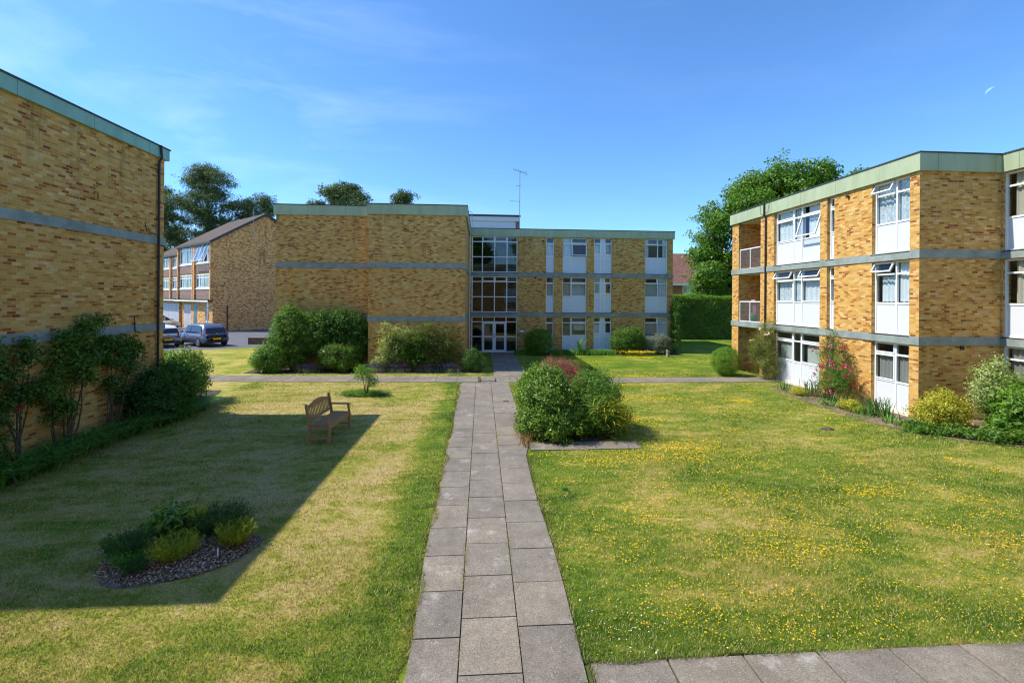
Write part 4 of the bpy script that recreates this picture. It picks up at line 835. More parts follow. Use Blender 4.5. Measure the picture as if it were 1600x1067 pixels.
    m3 = MB(); m3.box8([pt(-h+.02, -.06, .86), pt(-h+.02, .06, .86), pt(-h+.05, .06, .86), pt(-h+.05, -.06, .86), pt(-h+.03, -.05, .93), pt(-h+.03, .05, .93), pt(-h+.05, .05, .93), pt(-h+.05, -.05, .93)]); m3.build('badge', M['metal'], t)
    return t
car('dark grey-blue hatchback seen from behind with a yellow number plate', (-19.9, 34.0), R_(146), 3.9, 1.78, 1.56, (.13, .15, .23), metal=.3)
car('white hatchback half hidden behind the corner of the left flats', (-22.7, 33.3), R_(146), 4.1, 1.80, 1.5, (.92, .92, .92), metal=.0)
car('beige saloon car parked side on before the town houses', (-34.3, 50.4), R_(-8), 4.6, 1.8, 1.5, (.45, .40, .31), 'saloon', metal=.3)
car('black saloon car parked by the garages beyond the beige car', (-39.6, 54.6), R_(-8), 4.4, 1.75, 1.45, (.02, .02, .025), 'saloon')
mb = MB(); mb.box(-17.0, -14.6, 34.5, 34.75, 0, .42); mb.box(-17.0, -14.6, 34.48, 34.77, .422, .5); tag(mb.build('low_wall', brick('brown_brick', [(0, (.20, .12, .08)), (.6, (.15, .09, .06)), (1, (.10, .06, .045))], (.2, .16, .12)), bevel=.01), 'low brown brick wall at the edge of the car park', 'low wall')

# ------------------------------------------------------------ BENCH
bt_ = thing('park_bench', 'slatted wooden garden bench standing alone on the left lawn', 'bench', (-3.8, 11.85, 0))
BL = 1.42; ba = R_(-3.5)
def bp(x, y, z): return (-3.8 + x*math.cos(ba)-y*math.sin(ba), 11.85 + x*math.sin(ba)+y*math.cos(ba), z)
def bb(mb, x0, x1, y0, y1, z0, z1, dx=0): mb.box8([bp(x0, y0, z0), bp(x1, y0, z0), bp(x1, y1, z0), bp(x0, y1, z0), bp(x0+dx, y0, z1), bp(x1+dx, y0, z1), bp(x1+dx, y1, z1), bp(x0+dx, y1, z1)])
hb = BL/2
for sy in (-1, 1):
    y0 = sy*hb - (.03 if sy > 0 else -.03)
    m1 = MB(); bb(m1, -.27, -.21, y0-.03, y0+.03, 0, .45); bb(m1, -.27, -.21, y0-.03, y0+.03, .45, .90, -.08); bb(m1, -.345, -.295, y0-.02, y0+.02, .90, .935); m1.build('leg', M['teak'], bt_, bevel=.006)
    m1 = MB(); bb(m1, .21, .27, y0-.03, y0+.03, 0, .43); bb(m1, .21, .26, y0-.028, y0+.028, .43, .63, -.03); m1.build('leg', M['teak'], bt_, bevel=.006)
    m1 = MB(); bb(m1, -.31, .27, y0-.038, y0+.038, .63, .665); m1.build('armrest', M['teak'], bt_, bevel=.01)
    m1 = MB(); bb(m1, -.21, .21, y0-.02, y0+.02, .10, .15); bb(m1, -.21, .21, y0-.02, y0+.02, .34, .405); m1.build('side_rail', M['teak'], bt_, bevel=.004)
m1 = MB()
for i in range(6): bb(m1, -.20+i*.078, -.138+i*.078, -hb+.002, hb-.002, .42, .442)
m1.build('seat', M['teak'], bt_, bevel=.004)
m1 = MB(); bb(m1, .215, .245, -hb+.06, hb-.06, .33, .415); bb(m1, -.03, .0, -hb+.06, hb-.06, .35, .415); m1.build('front_rail', M['teak'], bt_, bevel=.004)
m1 = MB(); nseg = 14
for i in range(nseg):
    a, b = -hb+.06+(BL-.12)*i/nseg, -hb+.06+(BL-.12)*(i+1)/nseg; za, zb = [.84 + .10*math.sin(math.pi*(v+hb)/BL)**1.3 for v in (a, b)]
    m1.box8([bp(-.33, a, .80), bp(-.30, a, .80), bp(-.30, b, .80), bp(-.33, b, .80), bp(-.345, a, za), bp(-.315, a, za), bp(-.315, b, zb), bp(-.345, b, zb)])
bb(m1, -.275, -.245, -hb+.06, hb-.06, .50, .56, -.01)
for i in range(15): yy = -hb+.12+i*(BL-.24)/14; bb(m1, -.277, -.258, yy-.017, yy+.017, .56, .80, -.045)
m1.build('backrest', M['teak'], bt_, bevel=.003)
# manhole cover, drain, mole hill, stump
mh = thing('manhole_cover', 'rectangular metal manhole cover set in the paving before the entrance path', 'manhole cover', (.3, 19.35, .02)); mb = MB(); mb.box(-.02, .66, 19.1, 19.62, .012, .030); mb.build('frame', M['pipe'], mh); mb = MB(); mb.box(.03, .61, 19.15, 19.57, .0305, .034); mb.build('cover', M['slab'], mh)
dr = thing('drain_cover', 'small square drain cover in the path beside the big shrub', 'drain cover', (.86, 15.4, .02)); mb = MB(); mb.box(.78, .94, 15.3, 15.48, .02, .034); mb.build('frame', M['pipe'], dr); mb = MB(); mb.box(.805, .915, 15.325, 15.455, .035, .04); mb.build('grate', M['metal'], dr)
tag(mound('molehill', 9.45, 11.8, .22, .12, .2, .05, M['soil'], 14, 4), 'small bare soil mound in the right lawn near the iris border', 'molehill')
mb = MB(); mb.tube([(11.35, 27.0, 0), (11.35, 27.0, .34)], [.11, .10], 10); mb.tube([(11.35, 27.0, .34), (11.38, 27.0, .40)], [.15, .13], 10); tag(mb.build('tree_stump', conc('stump_wood', (.30, .25, .18))), 'short pale stump standing at the right end of the far lawn', 'stump')

# ------------------------------------------------------------ SHRUBS
def sel_top(z): return lambda P: P[:, 2] > z
# island bed
bush('shrub', 'large glossy green shrub at the left of the round island bed by the path', 'shrub', (1.75, 11.75), [(-.05, -.05, .85, .62, .8, .76), (-.25, .55, .95, .5, .6, .62), (.2, -.35, .45, .66, .72, .5), (.1, .1, 1.25, .4, .45, .42), (-.35, -.3, .4, .45, .5, .42)], 60000, 'gloss', .062, .17, .62, 12, fill=.3, shell=.5, lump=.3)
bush('shrub', 'rounded shrub with a few dark red flowers at the right of the island bed', 'shrub', (3.05, 12.05), [(.05, 0, .78, .66, .85, .76), (-.05, -.4, .5, .7, .7, .55), (.2, -.1, .35, .66, .8, .4), (-.1, .1, 1.2, .38, .45, .36)], 46000, 'mid', .048, .17, .6, 10, shell=.5, lump=.3, flowers=[('red', 7, .06, 6, sel_top(1.2)), ('pinkw', 26, .03, 3, None)], fill=.35)
bush('shrub', 'purple-red barberry behind the two green shrubs of the island bed', 'shrub', (2.3, 13.7), [(0, 0, 1.1, .62, .5, .6), (.35, .1, 1.05, .45, .45, .5)], 15000, 'purple', .035, .16, .5, 12)
t = thing('golden_shrub', 'golden trailing sprays growing from the front of the rounded island shrub', 'shrub', (3.3, 11.3, 0))
P = np.tile([3.25, 11.45, .42], (230, 1)) + rng.normal(0, .17, (230, 3))*[1.5, .5, 1.1]; blades('foliage', P, .62, 'yellow', t, .016, 1.5, az=R_(-70), spread=.9, droop=1.3); P = np.tile([1.15, 11.6, .0], (70, 1)) + rng.normal(0, .15, (70, 3))*[.6, 3, 0]
t = thing('dry_grass_clump', 'straw coloured dry stems at the path edge of the island bed', 'grass clump', (1.1, 11.3, 0)); P = np.stack([rng.normal(1.08, .07, 420), rng.uniform(10.6, 13.2, 420), np.zeros(420)], 1); blades('stems', P, .42, 'dry', t, .004, .8)
bush('hedge', 'low dark clipped hedge in the shade behind the purple barberry', 'hedge', (3.9, 21.3), [(-.6, 0, .25, .5, .45, .4), (0, 0, .25, .55, .45, .4), (.6, 0, .25, .5, .45, .4)], 14000, 'olive', .035, .15)
# left border: roses and shrubs at wall
def climber(label, x, ys, pts, N, leaf, size, flowers, name='climbing_rose', cat='climbing plant', group=None, clump=.22, rad=.28, depth=.22):
    t = thing(name, label, cat, (x, ys[0], 0), group); mb = MB(); B = []
    for (yy, zz, r) in pts:
        B.append((x+depth*.6, yy, zz, depth, r, r*.85)); y0 = min(ys, key=lambda q: abs(q-yy)); a = Vector((x+.15, y0+random.uniform(-.05, .05), 0)); e = Vector((x+.12, yy, zz)); m_ = a.lerp(e, .5)+Vector((.03, random.uniform(-.18, .18), .1)); mb.tube([a, a.lerp(m_, .5)+Vector((0, random.uniform(-.08, .08), 0)), m_, e], [.022, .018, .013, .006], 6)
    P, NN = blobs_points(B, N, clump, shell=.5, fill=.2); NN = NN + np.array([np.sign(1)*0, 0, .3]); quadmesh('foliage', leafquads(P, NN, size, .6, .7), L[leaf], t); mb.build('stem', M['stem'], t)
    for (mat, n, fs) in flowers:
        P2, N2 = blobs_points(B, n*8, clump, shell=.1, fill=0); idx = rng.permutation(len(P2))[:n]; C = np.repeat(P2[idx], 9, 0) + rng.normal(0, fs*.3, (len(idx)*9, 3)); quadmesh('flower', leafquads(C, np.repeat(N2[idx], 9, 0), fs*.7, .85, .7), L[mat], t)
    return t
climber('climbing rose with red flowers at the far left end of the left wall', -9.4, (9.8,), [(9.0, 1.9, .35), (9.3, 2.35, .3), (9.75, 1.55, .38), (9.5, 2.0, .3), (9.95, 2.5, .18), (10.0, 2.2, .2), (9.4, 1.2, .3)], 3000, 'dark', .08, [('red', 6, .11)], group='climbing roses on the left wall')
climber('tallest climbing rose with bare stems in the middle of the left wall', -9.4, (10.55, 10.85), [(10.4, 1.5, .38), (10.8, 2.0, .4), (11.1, 2.45, .36), (11.4, 2.75, .26), (11.25, 1.7, .35), (10.6, 1.0, .3), (11.5, 2.15, .3), (10.75, 2.5, .2), (11.7, 2.9, .14)], 5400, 'mid', .08, [], group='climbing roses on the left wall')
climber('climbing rose nearest the dark corner shrubs on the left wall', -9.4, (12.0, 12.2), [(12.1, 1.9, .34), (12.4, 2.2, .32), (12.7, 1.75, .36), (12.1, 1.3, .25), (12.9, 2.15, .22), (11.9, 2.3, .3), (12.5, .9, .3)], 3700, 'dark', .075, [('red', 2, .07)], group='climbing roses on the left wall')
bush('shrub', 'dark leafy shrub against the left wall short of its far corner', 'shrub', (-8.95, 13.4), [(0, 0, .75, .55, .75, .75), (.1, -.4, .5, .5, .5, .5), (.05, .5, .95, .5, .55, .65)], 14000, 'dark', .10, .24, .35)
bush('shrub', 'sunlit glossy green shrub wrapping the far corner of the left flats', 'shrub', (-9.75, 15.6), [(0, 0, .85, .65, .95, .85), (.3, -.75, .8, .42, .55, .8), (-.9, .3, .8, .8, .8, .8)], 40000, 'gloss', .06, .2, .62)
bush('shrub', 'dark shrub with small white flowers at the left edge of the picture', 'shrub', (-9.05, 8.85), [(0, 0, .55, .35, .5, .55), (0, -.8, .55, .4, .6, .55)], 12000, 'dark', .05, .2, flowers=[('whitep', 10, .06, 6, None)])
for i, (x_, y_, lab) in enumerate([(-8.75, 8.9, 'arching strap-leaved clump at the picture edge, first of the left border'), (-8.75, 9.75, 'arching strap-leaved clump below the red-flowered climbing rose'), (-8.85, 10.6, 'arching strap-leaved clump at the foot of the tallest climbing rose'), (-8.9, 11.4, 'arching strap-leaved clump between the second and third climbing roses'), (-8.85, 12.25, 'arching strap-leaved clump below the third climbing rose'), (-8.6, 13.6, 'arching strap-leaved clump in front of the dark leafy shrub'), (-8.65, 14.6, 'arching strap-leaved clump nearest the sunlit corner shrub')]):
    t = thing('daylily', lab, 'plant', (x_, y_, 0), 'strap-leaved plants along the left wall'); n = 230; P = np.stack([rng.normal(x_-.1, .15, n), rng.normal(y_, .27, n), np.zeros(n)], 1); blades('foliage', P, .74, 'strap', t, .019, 1.15, az=R_(-10), spread=1.1, droop=1.4)
# oval bed
def tuft(name, label, x, y, r, h, n, leaf, base=.05, size=.018, group=None):
    t = thing(name, label, 'plant', (x, y, base-.02), group); m = n//22; a = rng.random(m)*6.283; q = np.sqrt(rng.random(m))*r*.45
    S0 = np.stack([x+q*np.cos(a), y+q*np.sin(a), np.full(m, base)], 1); tip = np.stack([x+np.cos(a)*(q*1.6+r*.45*rng.random(m)), y+np.sin(a)*(q*1.6+r*.45*rng.random(m)), base+h*rng.uniform(.55, 1.1, m)], 1)
    tt = rng.random((m, 22, 1))**.7; P = (S0[:, None]*(1-tt) + tip[:, None]*tt + rng.normal(0, .008, (m, 22, 3))).reshape(-1, 3); D = np.repeat(unit(tip-S0), 22, 0)
    n_ = len(P); s = size*rng.uniform(.7, 1.4, (n_, 1)); d = unit(D*1.1 + rng.normal(0, .55, (n_, 3))); b = unit(np.cross(d, rng.normal(0, 1, (n_, 3)))); V = np.stack([P, P+d*s*.5+b*s*.16, P+d*s, P+d*s*.5-b*s*.16], 1); quadmesh('foliage', V, L[leaf], t, np.repeat(rng.random(m), 22)*.6+.4*rng.random(n_))
    mb = MB()
    for i in range(0, m, max(1, m//40)): mb.tube([tuple(S0[i]), tuple((S0[i]+tip[i])/2), tuple(tip[i])], [.003, .0025, .001], 4)
    mb.build('stem', M['stem'], t); return t
tuft('heather', 'dark green heather at the left end of the oval bark bed', -4.66, 6.36, .30, .27, 8000, 'heath', size=.026)
tuft('heather', 'bright green low heather before the dark one at the left end of the bark bed', -4.52, 6.2, .22, .16, 3600, 'strap', size=.026)
tuft('heather', 'yellow-green heather in the middle of the oval bark bed', -4.0, 6.28, .30, .25, 6500, 'heathy', size=.028)
bush('shrub', 'broad-leaved laurel shrub at the back of the oval bark bed', 'shrub', (-4.42, 6.86), [(0, 0, .22, .26, .24, .2)], 800, 'gloss', .11, .14, .4, 6)
tuft('golden_heather', 'golden yellow heather sprays beside the laurel in the oval bark bed', -4.16, 6.9, .2, .38, 2200, 'yellow', size=.03)
tuft('heather', 'widest dark green heather at the back right of the oval bark bed', -3.78, 6.95, .42, .32, 12000, 'heath', size=.026)
tuft('heather', 'golden green heather at the right end of the oval bark bed', -3.42, 6.62, .27, .27, 5600, 'heathy', size=.028)
tuft('heather', 'smallest dark heather at the front edge of the oval bark bed', -4.3, 6.0, .17, .12, 2000, 'heath', size=.022)
mb = MB(); mb.box(-3.47, -3.455, 6.28, 6.29, .03, .16); tag(mb.build('plant_label', M['white']), 'small white plant label stuck in the bark bed below the golden green heather', 'plant label')
# sapling
t = thing('young_tree', 'small young tree with pale leaves in its own round lawn bed', 'tree', (-4.07, 16.5, 0)); Bs = [(-4.1, 16.5, .78, .36, .34, .26), (-3.85, 16.5, .55, .22, .22, .18), (-4.25, 16.5, .95, .2, .2, .16)]; P, NN = blobs_points(Bs, 1500, .15); quadmesh('foliage', leafquads(P, NN, .06, .5, .7), L['bright'], t)
mb = MB(); [mb.tube([(-4.07+o, 16.5, 0), (-4.07+o*2, 16.5, .4), (-4.07+o*7, 16.5+o, .9)], [.018, .013, .005], 6) for o in (-.03, 0, .03, .045)]; mb.build('trunk', M['stem'], t)
n = 5200; P = np.stack([rng.normal(-4.25, .33, n), rng.normal(16.72, .19, n), rng.uniform(.02, .13, n)], 1); tag(quadmesh('ground_cover', leafquads(P, np.tile([0, 0, 1.], (n, 1)), .05, .7, .6), L['bright']), 'bright green low ground cover round the foot of the young tree', 'ground cover', kind='stuff')
# central block front
G_ = None
bush('shrub', 'low sunlit shrub with white flower heads left of the central flats', 'shrub', (-9.95, 21.9), [(0, 0, .6, .6, .55, .6), (.3, -.1, .35, .5, .4, .4)], 15000, 'bright', .06, .2, flowers=[('whitep', 14, .08, 7, None)])
bush('shrub', 'tallest dense shrub, sunlit at its left, before the central flats', 'shrub', (-8.9, 22.2), [(0, 0, 1.4, .85, .7, 1.25), (-.15, 0, 2.2, .55, .5, .75), (.5, .1, 1.9, .6, .5, .85), (-.5, -.1, 1.0, .6, .6, .8), (1.1, .1, 1.6, .5, .4, .9), (-.1, .1, 2.6, .22, .3, .5)], 44000, 'mid', .075, .26, shell=.55, lump=.3)
bush('shrub', 'dark green climber covering the shaded left part of the central flats', 'climbing plant', (-6.9, 22.5), [(-.7, 0, 1.5, .8, .35, 1.2), (.3, 0, 1.5, .9, .35, 1.25), (1.0, 0, 1.3, .5, .35, 1.1), (0, 0, 2.3, .9, .3, .55), (-1.1, 0, 2.2, .6, .3, .6), (.9, 0, 2.3, .3, .2, .45)], 44000, 'dark', .075, .26, shell=.55, lump=.3)
bush('hydrangea', 'hydrangea with pinkish red flower heads before the dark climber', 'shrub', (-6.65, 21.85), [(0, 0, .6, .75, .5, .65), (-.3, 0, .8, .5, .4, .5)], 13000, 'mid', .07, .22, flowers=[('dustyred', 7, .11, 10, sel_top(.85)), ('pinkw', 4, .07, 8, sel_top(.7))])
def tiered(label, x, y, w, h, N, leaf, seed):
    random.seed(seed); t = thing('tiered_shrub', label, 'shrub', (x, y, 0), 'spreading shrubs before the central flats'); mb = MB(); B = []
    for i in range(17):
        zz = .35 + h*(i/17)*.9; a = random.uniform(-1, 1); l = w*(.55+.45*random.random())*(1-.25*i/17); e = Vector((x+a*l, y-random.random()*.35, zz+random.uniform(-.05, .15))); s0 = Vector((x+a*.1, y, zz*.35)); mb.tube([(x+a*.05, y, 0), tuple(s0), tuple(s0.lerp(e, .6)+Vector((0, 0, .08))), tuple(e)], [.03, .022, .014, .005], 5)
        for f in (.45, .7, .95): c = s0.lerp(e, f); B.append((c.x, c.y, c.z+.08, .32, .25, .11))
    P, NN = blobs_points(B, N, .2, shell=.6); NN = NN*.4+np.array([0, 0, 1.]); quadmesh('foliage', leafquads(P, NN, .075, .5, .35), L[leaf], t); mb.build('stem', M['stem'], t)
tiered('spreading shrub with pale horizontal branches left of the bronze one', -4.3, 22.0, 1.35, 2.05, 9000, 'varieg', 3)
tiered('dark green spreading shrub in the middle before the central flats', -3.2, 21.95, 1.2, 1.7, 9500, 'mid', 5)
bush('shrub', 'bronze-green shrub trained on the wall left of the entrance', 'shrub', (-2.0, 22.0), [(0, 0, 1.2, 1.1, .25, .95), (-.6, 0, 1.5, .8, .22, .75), (.4, 0, .9, .7, .25, .8)], 15000, 'olive', .06, .26, .5, 22, shell=.7, lump=.35, fill=.1)
bush('shrub', 'low pink-flowered shrub at the corner of the entrance recess', 'shrub', (-.35, 21.75), [(0, 0, .5, .5, .4, .5), (-.1, .1, .8, .3, .3, .3)], 8000, 'dark', .05, .18, flowers=[('pinkw', 12, .05, 5, None)])
random.seed(21)
for i, (xx, lab) in enumerate([(-8.0, 'lavender below the tallest shrub before the central flats'), (-4.9, 'lavender below the pale spreading shrub'), (-3.9, 'lavender left of the dark green spreading shrub'), (-2.6, 'lavender right of the dark green spreading shrub'), (-1.5, 'lavender below the bronze-green wall shrub')]):
    t = thing('lavender', lab, 'plant', (xx, 21.7, 0), 'lavender along the foot of the central flats'); n = 340; P = np.stack([rng.normal(xx, .26, n), rng.normal(21.65, .14, n), np.zeros(n)], 1); blades('foliage', P, .34, 'grey', t, .005, .5); P2 = P[:260]+np.array([0, 0, .33])+rng.normal(0, .05, (260, 3)); quadmesh('flower', leafquads(P2, np.tile([0, -1, .5], (260, 1)), .06, .35, .8), L['lav'], t)
# wing front
bush('shrub', 'clipped ball shrub beside the entrance of the central flats', 'shrub', (3.6, 28.2), [(0, 0, .8, .85, .75, .85)], 24000, 'hedge', .05, .16, shell=.15, lump=.06)
bush('shrub', 'wide leafy green shrub under the wall between the ground floor windows', 'shrub', (9.35, 28.4), [(0, 0, .75, 1.2, .55, .75), (.1, 0, 1.25, .85, .5, .4)], 24000, 'mid', .06, .24)
bush('shrub', 'grey-leaved shrub at the right end of the central flats', 'shrub', (11.25, 28.5), [(0, 0, .55, .95, .55, .6), (.3, 0, .9, .5, .45, .4)], 20000, 'grey', .045, .18)
bush('climbing_plant', 'narrow ivy column climbing the right corner of the central flats', 'climbing plant', (12.75, 29.2), [(0, 0, 1.0, .3, .35, 1.0), (0, 0, 2.2, .25, .3, .8), (0, 0, 3.0, .2, .25, .4)], 14000, 'mid', .06, .2)
for i, (xx, lab) in enumerate([(2.7, 'grassy clump right of the entrance doors'), (4.9, 'grassy clump right of the clipped ball shrub'), (5.8, 'grassy clump left of the spiky plant below the second window'), (6.9, 'grassy clump right of the spiky plant below the second window'), (7.8, 'grassy clump below the narrow double window')]):
    t = thing('grass_clump', lab, 'plant', (xx, 28.4, 0), 'grassy clumps below the wing windows'); n = 800; P = np.stack([rng.uniform(xx-.6, xx+.6, n), rng.normal(28.3, .2, n), np.zeros(n)], 1); blades('foliage', P, .48, 'strap', t, .012, .45)
t = thing('spiky_plant', 'spiky plant with long pointed leaves below the second ground floor window', 'plant', (6.2, 28.2, 0)); P = np.tile([6.2, 28.2, .1], (34, 1)) + rng.normal(0, .04, (34, 3)); blades('foliage', P, 1.35, 'strap_mid', t, .035, .9)
n = 420; t = thing('yellow_flowers', 'patch of taller yellow flowers before the grey-leaved shrub', 'flowers', (9.7, 27.4, 0)); P = np.stack([rng.normal(9.7, .55, n), rng.normal(27.5, .18, n), np.zeros(n)], 1); blades('stem', P, .26, 'mid', t, .006, .3); quadmesh('flower', leafquads(P+np.array([0, 0, .27])+rng.normal(0, .04, P.shape), np.tile([0, -.5, 1.], (n, 1)), .055, .9, .5), ymat, t)
# right border
bush('shrub', 'clipped ball shrub at the corner of the right flats balconies', 'shrub', (11.35, 20.4), [(0, 0, .66, .62, .6, .64)], 26000, 'hedge', .034, .13, shell=.12, lump=.05)
bush('climbing_rose', 'tall pale pink climbing rose on the pier between balcony and windows', 'climbing plant', (12.55, 19.2), [(0, 0, .7, .5, .6, .7), (-.1, .2, 1.5, .42, .6, .7), (.1, .1, 2.1, .3, .4, .5), (-.15, .5, 1.2, .35, .4, .6)], 15000, 'olive', .045, .22, flowers=[('pinkw', 9, .10, 9, None)], fill=.15, shell=.6)
bush('rose_bush', 'tall rose covered in magenta flowers against the right flats', 'rose bush', (12.3, 15.15), [(0, 0, .6, .45, .6, .6), (.1, .15, 1.25, .38, .6, .65), (.15, .25, 1.85, .25, .35, .4), (-.1, -.5, .9, .35, .4, .6), (.3, .35, 2.2, .12, .15, .25)], 12500, 'mid', .042, .22, flowers=[('magenta', 100, .085, 9, None)], fill=.15, shell=.6)
bush('shrub', 'yellow variegated shrub at the corner of the right flats', 'shrub', (12.75, 11.75), [(0, 0, .45, .5, .5, .42), (.4, .2, .5, .42, .45, .42), (-.35, .1, .35, .36, .38, .34), (.1, .1, .8, .28, .3, .22), (-.2, -.2, .62, .22, .25, .2)], 14000, 'yellow', .05, .15, shell=.6, lump=.35, flowers=None)
bush('shrub', 'tall cream variegated shrub before the right flats recess', 'shrub', (14.1, 11.6), [(0, 0, 1.2, .5, .5, .36), (-.25, 0, 1.45, .3, .3, .3), (.2, .1, .95, .5, .5, .35), (.05, 0, 1.75, .2, .2, .26), (-.35, -.1, 1.0, .28, .3, .22), (.4, 0, 1.35, .22, .25, .22), (.1, .1, .6, .45, .45, .35), (-.2, -.05, .75, .25, .25, .2)], 12500, 'varieg', .06, .17, r0=.03, shell=.7, lump=.4, fill=.15)
bush('shrub', 'glossy bright green laurel at the right edge of the picture', 'shrub', (13.75, 10.85), [(0, 0, .5, .5, .5, .55), (.45, .15, .8, .5, .5, .55), (.1, -.1, .95, .3, .3, .3)], 7500, 'bright', .12, .22, .42, shell=.6, lump=.35)
bush('shrub', 'low leafy green plant at the lawn edge before the yellow shrub', 'plant', (11.75, 11.45), [(0, 0, .12, .35, .3, .16), (.5, -.35, .12, .35, .25, .15)], 2600, 'mid', .07, .14)
bush('shrub', 'low leafy plant under the glossy laurel at the right edge', 'plant', (12.95, 10.5), [(0, 0, .12, .4, .28, .2), (.6, -.15, .15, .4, .3, .22), (-.35, .25, .1, .3, .2, .14)], 4200, 'mid', .065, .14)
bush('shrub', 'small golden green mound among the irises by the windows', 'shrub', (11.75, 16.1), [(0, 0, .14, .25, .3, .16)], 4500, 'yellow', .03, .1, lump=.05)
bush('shrub', 'small bright yellow-green plant at the foot of the magenta rose', 'shrub', (11.75, 13.75), [(0, 0, .16, .25, .35, .18)], 3600, 'yellow', .04, .12)
for (xx, yy, n, h, lab) in [(12.2, 16.0, 60, .85, 'iris clump nearest the three-part window'), (12.35, 15.5, 50, .62, 'iris clump between the windows left of the magenta rose'), (11.9, 14.2, 60, .6, 'iris clump below the magenta rose'), (12.1, 13.1, 110, .85, 'largest iris clump before the two-part window'), (11.9, 17.1, 26, .5, 'thin iris clump right of the pale pink climbing rose')]:
    t = thing('iris', lab, 'plant', (xx, yy, 0), 'iris clumps before the right flats'); P = np.stack([rng.normal(xx, .13, n), rng.normal(yy, .2, n), np.zeros(n)], 1); blades('foliage', P, h, 'strap_mid', t, .014, .35)
t = thing('weed', 'small dark weed in the right lawn beside the path', 'weed', (1.55, 8.27, 0)); P = np.tile([1.55, 8.27, 0.], (60, 1)) + rng.normal(0, .04, (60, 3))*[1, 1, 0]; blades('foliage', P, .1, 'strap', t, .006, .8)
for (xx, yy, n, h, lab) in [(11.75, 12.2, 40, .4, 'short strap-leaved clump between the largest irises and the yellow shrub'), (11.55, 14.6, 30, .35, 'short strap-leaved clump at the lawn edge below the magenta rose'), (11.7, 13.3, 36, .45, 'short strap-leaved clump at the lawn edge before the largest irises')]:
    t = thing('border_plant', lab, 'plant', (xx, yy, 0), 'short clumps along the right border'); P = np.stack([rng.normal(xx, .1, n), rng.normal(yy, .18, n), np.zeros(n)], 1); blades('foliage', P, h, 'strap', t, .014, .9)
n = 2600; yy = rng.uniform(10.4, 17.6, n); xx = np.interp(yy, [10.05, 10.5, 11.3, 12.3, 13.6, 15.2, 16.6, 17.75], [13.2, 12.35, 11.6, 11.25, 11.2, 11.3, 11.45, 11.75]) + np.abs(rng.normal(0, .28, n)); P = np.stack([xx, yy, rng.uniform(.015, .05, n)], 1); P = P[(np.sin(yy*5)+np.sin(xx*7)+rng.normal(0, .5, n)) > .3]
tag(quadmesh('weeds', leafquads(P, np.tile([0, 0, 1.], (len(P), 1)), .05, .5, .7), L['mid']), 'sparse low green weeds scattered through the soil border of the right flats', 'weeds', kind='stuff')
# tall clipped hedge
def hedge(label, x0, x1, y0, y1, h, N):
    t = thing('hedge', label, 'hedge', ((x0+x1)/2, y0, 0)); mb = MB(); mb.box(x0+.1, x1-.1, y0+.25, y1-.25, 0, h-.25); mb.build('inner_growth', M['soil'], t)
    n1 = int(N*.75); P1 = np.stack([rng.uniform(x0, x1, n1), y0 + rng.normal(.12, .09, n1)+.05*np.sin(rng.random(n1)*9), rng.uniform(.02, h, n1)], 1); n2 = N-n1; P2 = np.stack([rng.uniform(x0, x1, n2), rng.uniform(y0, y1, n2), h+rng.normal(-.05, .06, n2)], 1)
    P2[:, 2] += .10*np.sin(P2[:, 0]*1.1)+.06*np.sin(P2[:, 0]*3.7+1); P1[:, 1] += .10*np.sin(P1[:, 0]*2.1)*np.sin(P1[:, 2]*2.7) + .05*np.sin(P1[:, 0]*7)*np.sin(P1[:, 2]*6.1)
    n3 = N//6; P3 = np.stack([x0+np.abs(rng.normal(0, .08, n3)), rng.uniform(y0, y1, n3), rng.uniform(0, h, n3)], 1)
    P = np.concatenate([P1, P2, P3]); NN = np.concatenate([np.tile([0, -1, .3], (n1, 1)), np.tile([0, 0, 1.], (n2, 1)), np.tile([-1, 0, .3], (n3, 1))]); quadmesh('foliage', leafquads(P, NN, .10, .5, .6), L['hedge'], t)
hedge('tall clipped green hedge closing the gap between the two flats', 15.3, 33, 38.9, 40.4, 3.85, 62000)

# ------------------------------------------------------------ TREES
def tree(name, label, base, trunkpts, trunkr, blobs, N, leaf, size, clump, bark, group=None, aspect=.5, limbs=14, jitter=.6, fill=.12, shell=.55, lump=.3, flat=1.0):
    t = thing(name, label, 'tree', (*base, 0), group); mb = MB(); mb.tube(trunkpts, trunkr, 10); tp = [Vector(p) for p in trunkpts]
    for b in blobs:
        c = Vector(b[:3]); best = min(tp[1:], key=lambda p: (p-c).length + max(0, p.z-c.z)*2); m = best.lerp(c, .5) + Vector((random.uniform(-.4, .4), random.uniform(-.4, .4), .3)); r = max(.05, trunkr[-2]*.45); mb.tube([best, m, c], [r, r*.7, r*.3], 6)
        for _ in range(3): e = c + Vector((random.uniform(-1, 1)*b[3]*.8, random.uniform(-1, 1)*b[4]*.8, random.uniform(-.3, .7)*b[5])); mb.tube([m.lerp(c, .6), c.lerp(e, .5), e], [r*.4, r*.25, r*.1], 5)
    mb.build('trunk', M[bark], t)
    P, NN = blobs_points(blobs, N, clump, shell=shell, fill=fill, lump=lump); quadmesh('crown', leafquads(P, NN, size, aspect, jitter), L[leaf], t); return t
random.seed(5)
def pineblobs(x, y, z0, z1, w, n, sz, tp=.55):
    B = []
    for i in range(n):
        f = (i+.5)/n; z = z0+(z1-z0)*f; ww = w*(1-tp*f**2.2)*random.uniform(.55, 1); a = random.random()*6.283; q = random.uniform(.25, 1) if i < n-2 else .15
        B.append((x+math.cos(a)*ww*q, y+math.sin(a)*ww*q, z, sz*random.uniform(.8, 1.3), sz*random.uniform(.8, 1.3), sz*random.uniform(.38, .6)))
    return B
